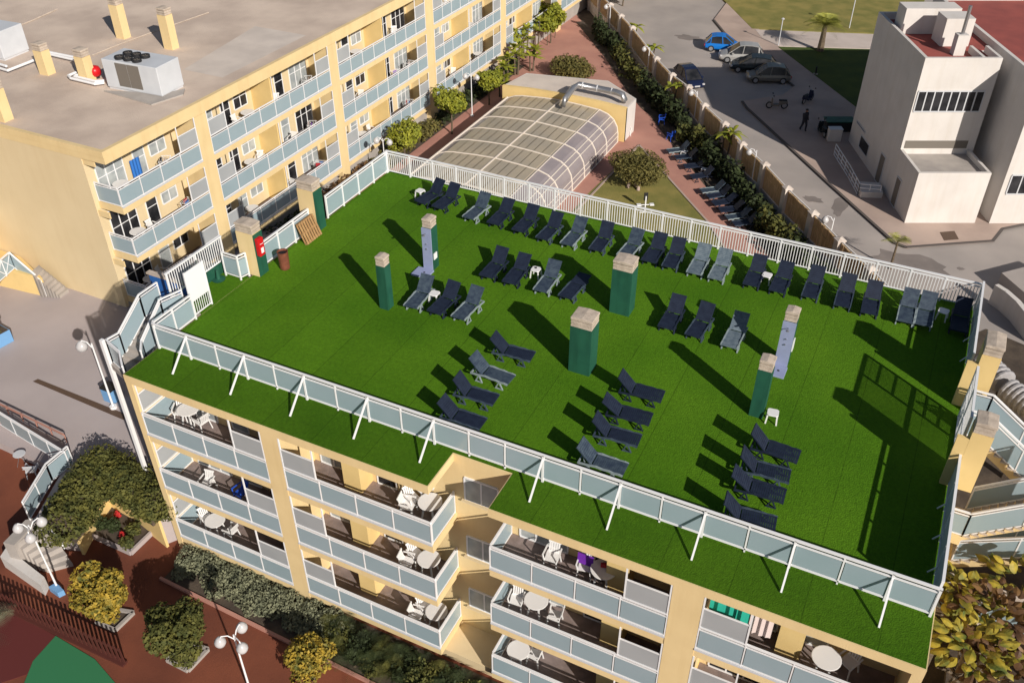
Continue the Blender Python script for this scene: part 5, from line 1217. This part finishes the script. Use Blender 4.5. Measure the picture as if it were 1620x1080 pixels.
p = P(92,938,CZ); m = MB(); m.prism([P2(80,935,CZ),P2(94,945,CZ),P2(104,940,CZ),P2(92,928,CZ)], CZ, CZ+.3); tag(m.build('lamp_base_box', M['skyblue']), 'pale blue box at the foot of the courtyard lamp by the steps', 'box')
# street poles
for px, py, h, lb in [(1231,74,2.6,'thin pole at the near corner of the street lawn'),(1343,47,3,'thin pole beyond the palm tree')]:
    p = P(px, py, GZ); r = empty('street_pole', (p.x,p.y,GZ), 0, lb, 'pole'); m = MB(); m.tube([(0,0,0),(0,0,h)], .045, 8); m.build('pole', M['grey'], r); m = MB(); m.lathe([(.06,0),(.16,.05),(.16,.12),(.03,.2)], (0,0,h), 10); m.build('head', M['globe'], r)
# plaza railing and ramp
r = empty('glass_railing', (0,0,0), 0, 'glass railing along the plaza edge turning down beside the steps at the left', 'railing')
rail3(r, [P(-60,648,PZ),P(0,672,PZ),P(113,742,PZ)], 1.1); rail3(r, [P(117,733,PZ),P(84,761,PZ),P(48,822,PZ-.1)], 1.1, nm='lower_railing')
m = MB(); m.bar(P(-60,610,PZ+.5),P(100,687,PZ+.5),.07); 
for k in range(8): q = P(-60+23*k,610+11*k,PZ+.5); m.bar(q-Vector((0,0,.5)),q,.04)
tag(m.build('handrail', M['terracotta']), 'low reddish handrail along the plaza edge behind the glass railing', 'railing')
r = empty('step_railing', (0,0,0), 0, 'short white handrail on the hedge side of the plaza steps', 'railing')
m = MB()
for dz in (.2,.55,.9): m.bar(P(79,835,PZ+dz-.5), P(101,865,CZ+dz+.5), .045)
for px, py, z in ((79,835,PZ-.5),(90,850,(PZ+CZ)/2),(101,865,CZ+.5)): q = P(px,py,z); m.bar(q-Vector((0,0,.1)), q+Vector((0,0,1.0)), .045)
m.build('rails', M['white'], r)
m = MB(); m.prism([P2(0,880,CZ+.7),P2(64,925,CZ+.7),P2(70,912,CZ+.7),P2(10,865,CZ+.7)], CZ-.1, CZ+.7); tag(m.build('stair_side_wall', M['whitewall']), 'pale side wall of the plaza steps', 'wall')
# picket fence
r = empty('picket_fence', (0,0,0), 0, 'dark red picket fence crossing the bottom left corner', 'fence')
a, b = P(-45,935,CZ+.05), P(198,1050,CZ+.05); L = (b-a).length; n = int(L/.24); m = MB()
for k in range(n+1): q = a+(b-a)*k/n; m.bar(q, q+Vector((0,0,1.05)), .11, .03)
m.build('pickets', M['fence_red'], r)
m = MB()
for z in (.2,.8): m.bar(a+Vector((0,.03,z)), b+Vector((0,.03,z)), .04, .08)
m.bar(a+Vector((0,0,-.05)), b+Vector((0,0,-.05)), .25, .2)
m.build('fence_rails', M['fence_red'], r)
# blue box, plaza bin items, dried palm at the bottom left
p = P(8,545,PZ); r = empty('blue_kiosk_box', (p.x-.9,p.y,PZ), R(-8), 'pale blue box planter at the left picture edge on the plaza', 'planter')
m = MB(); m.box(-1.3,1.0,-.6,.6,0,.75); m.build('box_body', M['skyblue'], r, bevel=.02); m = MB(); m.box(-1.25,.95,-.55,.55,.7,.77); m.build('soil', M['dirt'], r)
bush('small dark bush in the pale blue planter at the left picture edge', p.x-.9, p.y, PZ+.7, .9, .5, .9, 'leaf_mid', 1200, .09)
p = P(182,632,PZ); r = empty('litter_bin', (p.x-.1,p.y,PZ), 0, 'pale blue bin with dark lid beside the front left corner of the block', 'bin')
m = MB(); m.box(-.35,.35,-.3,.3,0,.75); m.build('bin_body', M['skyblue'], r, bevel=.02); m = MB(); m.box(-.36,.36,-.31,.31,.76,.85); m.build('bin_lid', M['black'], r)
r = empty('metal_cafe_table', P(38,735,CZ+.02), 0, 'thin metal cafe table and frame on the sand yard at the left edge', 'table')
m = MB(); m.lathe([(.28,0),(.29,.02),(.28,.03)], (0,0,.72), 18); m.build('table_top', M['grey'], r)
m = MB(); 
for k in range(3): a_ = k*2.1; m.tube([(0,0,.72),(.3*math.cos(a_),.3*math.sin(a_),0)], .015, 6)
m.build('legs', M['metal'], r)
K_mch = Kind(chair_maker('grey'))
q = P(55,752,CZ+.02); K_mch.place(q, R(120), 'grey metal chair beside the cafe table at the left edge')
frond_plant('pale dry palm fronds at the bottom left corner', *P2(-20,1010,CZ+.5), CZ, 1.0, 16, 1.8, .1, 'leaf_grey', 'palm', 'palm', feather=True, tr=.12)
# garden furniture
q = P(1046,196,GZ); K_bluechair.place(q, R(200), 'blue plastic chair in the garden shade, farther one', 'blue chairs on the garden path')
q = P(1061,222,GZ); K_bluechair.place(q, R(150), 'blue plastic chair in the garden shade, nearer one', 'blue chairs on the garden path')
q = P(992,214,GZ); K_chair.place(q, R(-60), 'white plastic chair by the white corner of the pool house')
gl = [(1056,240),(1068,250),(1082,264),(1093,281),(1109,303),(1119,312),(1128,323),(1138,333),(1149,345),(1160,355)]  # darker lounger kinds picked, putting the wall's shade into their colour
for i, (px, py) in enumerate(gl):
    q = P(px, py, GZ+.3); (K_steel, K_mid, K_low, K_navy)[i % 4].place((q.x,q.y,GZ+.003), R(38+vr.uniform(-6,6)), f'lounger in the shade of the garden wall, {ORD[i]} from the blue chairs', 'loungers in the shaded garden')
for i, (px, py) in enumerate([(1081,247),(1113,275)]):
    q = P(px, py, GZ); K_tab.place((q.x,q.y,GZ+.003), 0, f'white side table among the shaded garden loungers, {["farther","nearer"][i]} one', 'white tables in the garden')
q = P(1020,333,GZ); r = empty('exercise_machine', (q.x,q.y,GZ), R(30), 'white outdoor exercise machine on the lawn below the clipped shrub', 'exercise machine')
m = MB(); m.tube([(0,0,0),(0,0,1.1)], .05, 8); m.bar((-.5,0,.45),(.5,0,.45),.05); m.bar((-.45,-.3,.02),(.45,-.3,.02),.06); m.bar((0,-.3,.02),(0,.4,.02),.06); m.build('machine_frame', M['white'], r)
m = MB(); m.box(-.14,.14,.02,.08,.75,1.35); m.build('back_pad', M['black'], r, bevel=.02); m = MB(); m.box(-.6,-.3,-.15,.15,.42,.5); m.box(.3,.6,-.15,.15,.42,.5); m.build('seats', M['white'], r, bevel=.02)

# ------------------------------------------------------------------ vehicles and person
def car(label, px, py, head, L, W_, H, paint, name='parked_car', pz=GZ, win='darkglass'):
    p = P(px, py, pz); r = empty(name, (p.x,p.y,pz+.012), head, label, 'car', 'cars on the street')
    zb = .22; hb = H*.56
    st = [(-L/2,.5,hb*.78,.78),(-L/2+.12,.3,hb*.97,.92),(-L*.36,.22,hb*1.02,.99),(-L*.12,.2,hb*1.0,1.0),(L*.1,.2,hb*.99,1.0),(L*.2,.2,hb*.97,1.0),(L*.34,.22,hb*.9,.97),(L/2-.22,.26,hb*.76,.88),(L/2-.04,.34,hb*.6,.72)]
    vs = []; fs = []
    for x, z0, z1, wk in st:
        w_ = W_/2*wk
        ring = [(-w_*.86,z0),(-w_,z0+.12),(-w_,z0+(z1-z0)*.6),(-w_*.93,z1-.03),(-w_*.75,z1),(w_*.75,z1),(w_*.93,z1-.03),(w_,z0+(z1-z0)*.6),(w_,z0+.12),(w_*.86,z0)]
        vs += [(x,y,z) for y, z in ring]
    n = 10
    for i in range(len(st)-1):
        for k in range(n): fs.append((i*n+k, i*n+(k+1) % n, (i+1)*n+(k+1) % n, (i+1)*n+k))
    fs += [tuple(range(n)), tuple((len(st)-1)*n+k for k in range(n-1,-1,-1))]
    MB().add(vs, fs).build('body', M[paint], r, smooth=False, bevel=.02)
    gh = [(-L/2+.14,-L/2+.42,-L*.4),]
    wb, wr = W_/2*.9, W_/2*.66; zl = hb*.95
    prf = [(-L/2+.1,zl),(-L/2+.3,zl+.28*(H-zl)),(-L/2+.62,H-.1),(-L*.2,H-.01),(-L*.04,H),(L*.06,H-.06),(L*.14,zl+.62*(H-zl)),(L*.3,zl)]
    def wat(z): return wb+(wr-wb)*min(1,max(0,(z-zl)/(H-zl)))
    g = MB(); vs = []; fs = []
    for x, z in prf: ww = wat(z); vs += [(x,-wb,zl-.02),(x,wb,zl-.02),(x,ww,z),(x,-ww,z)]
    for i in range(len(prf)-1):
        for k in range(4): fs.append((i*4+k, i*4+(k+1) % 4, (i+1)*4+(k+1) % 4, (i+1)*4+k))
    g.add(vs, fs).build('windows', M[win], r)
    m = MB()
    for (x0,z0),(x1,z1) in list(zip(prf, prf[1:]))[2:5]:
        m.slab((x0,-wat(z0)-.012,z0+.02),(x1,-wat(z1)-.012,z1+.02),(x1,wat(z1)+.012,z1+.02),(x0,wat(z0)+.012,z0+.02),.035)
    for s in (-1,1):
        for (x0,z0),(x1,z1) in zip(prf, prf[1:]): m.bar((x0,s*(wat(z0)+.0),z0+.01),(x1,s*(wat(z1)+.0),z1+.01),.07,.05)
        for i in (2,4): x0, z0 = prf[i]; m.bar((x0+(.12 if i == 4 else -.05),s*(wb+.004),zl),(x0,s*(wat(z0)+.004),z0),.07,.045)
    m.build('roof_and_pillars', M[paint], r)
    for sx in (-.31,.31):
        for sy in (-1,1):
            c = (sx*L, sy*(W_/2-.09), .3); w_ = empty('wheel', c, 0); w_.parent = r; sc.collection.objects.unlink(w_); bpy.data.objects.remove(w_)
            t = MB(); t.tube([(c[0],c[1]-.1,.3),(c[0],c[1]+.1,.3)], .3, 18); t = t.build('wheel', M['black'], r)
            q = MB(); q.tube([(c[0],c[1]+sy*.08,.3),(c[0],c[1]+sy*.107,.3)], .19, 12); q.build('rim', M['rim'], t)
    for s in (-1,1):
        m = MB(); m.box(L/2-.3,L/2-.1,s*W_*.36-.12,s*W_*.36+.12,hb*.6,hb*.76); m.build('headlight', M['globe'], r, bevel=.02)
        m = MB(); m.box(-L/2-.01,-L/2+.12,s*W_*.36-.08,s*W_*.36+.08,hb*.6,hb*.85); m.build('tail_light', M['red'], r, bevel=.02)
        m = MB(); m.box(L*.18,L*.23,s*W_*.5-.02,s*W_*.5+.1*s+.02,hb*.95,hb*1.1); m.build('mirror', M[paint], r)
    m = MB(); m.box(L/2-.06,L/2-.03,-.25,.25,.38,.5); m.box(-L/2-.012,-L/2,-.25,.25,.55,.66); m.build('number_plate', M['globe'], r)
    return r
a, b = P(1250,137,GZ), P(1178,135,GZ); hd = math.atan2((b-a).y, (b-a).x)
car('silver grey three door hatchback, nearest of the four parked in a row', 1214, 128, hd, 3.9, 1.68, 1.45, 'car_grey')
car('black saloon parked between the two silver cars', 1190, 112, hd-.12, 4.3, 1.72, 1.4, 'car_black')
car('silver people carrier parked between the black saloon and the blue car', 1171, 96, hd-.05, 4.2, 1.72, 1.6, 'car_silver')
car('bright blue small hatchback at the far end of the parked row', 1142, 79, hd+math.pi-.1, 3.5, 1.6, 1.45, 'car_blue')
hw = math.atan2((Vector(WPT[15])-Vector(WPT[12])).y, (Vector(WPT[15])-Vector(WPT[12])).x)
car('dark navy car parked close behind the garden wall', 1089, 132, hw, 4.0, 1.68, 1.42, 'car_navy')
def motorbike(label, px, py, hd, body):
    p = P(px, py, GZ+.12); r = empty('motor_scooter', (p.x,p.y,GZ+.12), hd, label, 'scooter', 'scooters by the white building')
    for x in (-.62,.62):
        t = MB(); prof_ = [( .24+.06*math.cos(a), .05*math.sin(a)) for a in [k*math.pi/4 for k in range(9)]]
        n = 16
        vs = []; fs = []
        for k in range(n):
            a = 2*math.pi*k/n; vs += [(x+q*math.cos(a), z, .3+q*math.sin(a)) for q, z in prof_[:-1]]
        for k in range(n):
            for j in range(8): fs.append((k*8+j, k*8+(j+1) % 8, ((k+1) % n)*8+(j+1) % 8, ((k+1) % n)*8+j))
        t.add(vs, fs); t = t.build('wheel', M['black'], r); q = MB(); q.tube([(x,-.03,.3),(x,.03,.3)], .2, 12); q.build('rim', M['rim'], t)
    m = MB(); m.add([(-.75,-.13,.5),(-.75,.13,.5),(-.2,.15,.35),(-.2,-.15,.35),(-.8,-.1,.72),(-.8,.1,.72),(-.15,.14,.68),(-.15,-.14,.68)], [(3,2,1,0),(4,5,6,7),(0,1,5,4),(1,2,6,5),(2,3,7,6),(3,0,4,7)])
    m.box(-.2,.35,-.17,.17,.24,.42); m.box(-.85,-.35,-.1,.1,.5,.66); m.box(.55,.8,-.07,.07,.55,.62); m.add([(.35,-.2,.26),(.35,.2,.26),(.5,.14,.3),(.5,-.14,.3),(.42,-.2,.95),(.42,.2,.95),(.52,.1,.95),(.52,-.1,.95)], [(3,2,1,0),(4,5,6,7),(0,1,5,4),(1,2,6,5),(2,3,7,6),(3,0,4,7)])
    m.build('fairing', M[body], r, bevel=.02)
    m = MB(); m.box(-.78,-.1,-.12,.12,.72,.8); m.build('seat', M['black'], r, bevel=.03)
    m = MB(); m.tube([(.62,0,.3),(.42,0,1.0)], .03, 8); m.tube([(.36,-.33,1.03),(.45,0,1.0),(.36,.33,1.03)], .02, 8); m.build('handlebar', M['metal'], r)
    for s in (-1,1): m = MB(); m.tube([(.4,s*.25,1.02),(.42,s*.3,1.2)], .01, 6); m.lathe([(.02,0),(.06,.02),(.06,.08),(.02,.1)], (.42,s*.3,1.16), 8); m.build('mirror', M['black'], r)
    m = MB(); m.lathe([(.03,0),(.08,.02),(.08,.06)], (.52,0,.85), 10); m.build('headlight', M['globe'], r)
motorbike('silver scooter parked side on near the pavement corner', 1228, 172, R(200), 'grille')
motorbike('dark scooter with silver parts parked end on by the lawn', 1277, 162, R(70), 'car_navy')
motorbike('black scooter parked beside the white cabinet', 1299, 213, R(120), 'car_black')
# person walking on the pavement
p = P(1270,207,GZ+.12); r0 = empty('person', (p.x,p.y,GZ+.12), R(-40), 'person in dark clothes walking on the pavement between the scooters', 'person')
def skin_body(verts, edges, radii, name, mt, par, sub=2):
    me = bpy.data.meshes.new(name); me.from_pydata(verts, edges, []); o = bpy.data.objects.new(name, me); sc.collection.objects.link(o); o.parent = par
    md = o.modifiers.new('skin', 'SKIN'); 
    if not me.skin_vertices: me.skin_vertices.new()
    for i, rr_ in enumerate(radii): me.skin_vertices[0].data[i].radius = (rr_, rr_)
    me.skin_vertices[0].data[0].use_root = True
    s = o.modifiers.new('subdivision', 'SUBSURF'); s.levels = sub; s.render_levels = sub; me.materials.append(M[mt]); return o
V = [(0,0,.92),(0,0,1.1),(.01,0,1.3),(.01,0,1.42),(.02,0,1.5),(.03,0,1.6),(.03,0,1.68),
     (0,.19,1.38),(-.06,.25,1.12),(.04,.27,.9),(.07,.27,.8),(0,-.19,1.38),(.06,-.25,1.12),(.18,-.26,.92),(.24,-.26,.83),
     (0,.1,.86),(.16,.1,.5),(.14,.1,.08),(.26,.1,.04),(0,-.1,.86),(-.06,-.1,.48),(-.24,-.1,.12),(-.14,-.1,.04)]
Eg = [(0,1),(1,2),(2,3),(3,4),(4,5),(5,6),(2,7),(7,8),(8,9),(9,10),(2,11),(11,12),(12,13),(13,14),(0,15),(15,16),(16,17),(17,18),(0,19),(19,20),(20,21),(21,22)]
RD = [.17,.16,.19,.12,.06,.09,.085,.085,.07,.05,.04,.085,.07,.05,.04,.12,.085,.06,.05,.12,.085,.06,.05]
r0.scale = (1.06,1.06,1.06)
skin_body(V, Eg, RD, 'body', 'darkcloth', r0)
m = MB(); m.lathe([(.03,-.09),(.085,-.05),(.1,.02),(.085,.09),(.03,.12)], (.04,0,1.62), 12); h = m.build('head', M['skin'], r0, smooth=True)
m = MB(); m.lathe([(.104,.0),(.112,.04),(.095,.11),(.03,.14)], (.025,0,1.63), 12); m.build('hair', M['black'], r0, smooth=True)
# green container, cabinet, skip
p = P(1325,205,GZ+.12); r = empty('green_container', (p.x,p.y,GZ+.12), math.atan2(uu.y,uu.x), 'long low green container beside the white building', 'container')
m = MB(); m.box(-1.1,1.1,-.5,.5,0,.8); m.build('container_body', M['black'], r); m = MB(); m.box(-1.15,1.15,-.55,.55,.81,.88); m.build('lid', M['green'], r)
p = P(1318,222,GZ+.12); r = empty('white_cabinet', (p.x,p.y,GZ+.12), math.atan2(uu.y,uu.x), 'small white cabinet before the green container', 'cabinet')
m = MB(); m.box(-.5,.5,-.3,.3,0,1.0); m.build('cabinet_body', M['whitewall'], r, bevel=.02); m = MB(); m.box(-.52,.52,-.32,.32,1.0,1.04); m.build('cabinet_top', M['grey'], r)
p = P(1290,118,GZ+.12); r = empty('street_bollard', (p.x,p.y,GZ+.15), 0, 'small dark post with a pale base on the street lawn', 'post')
m = MB(); m.tube([(0,0,0),(0,0,.7)], .08, 8); m.build('post', M['black'], r); m = MB(); m.box(-.2,.2,-.12,.12,0,.05); m.build('base', M['conc'], r)
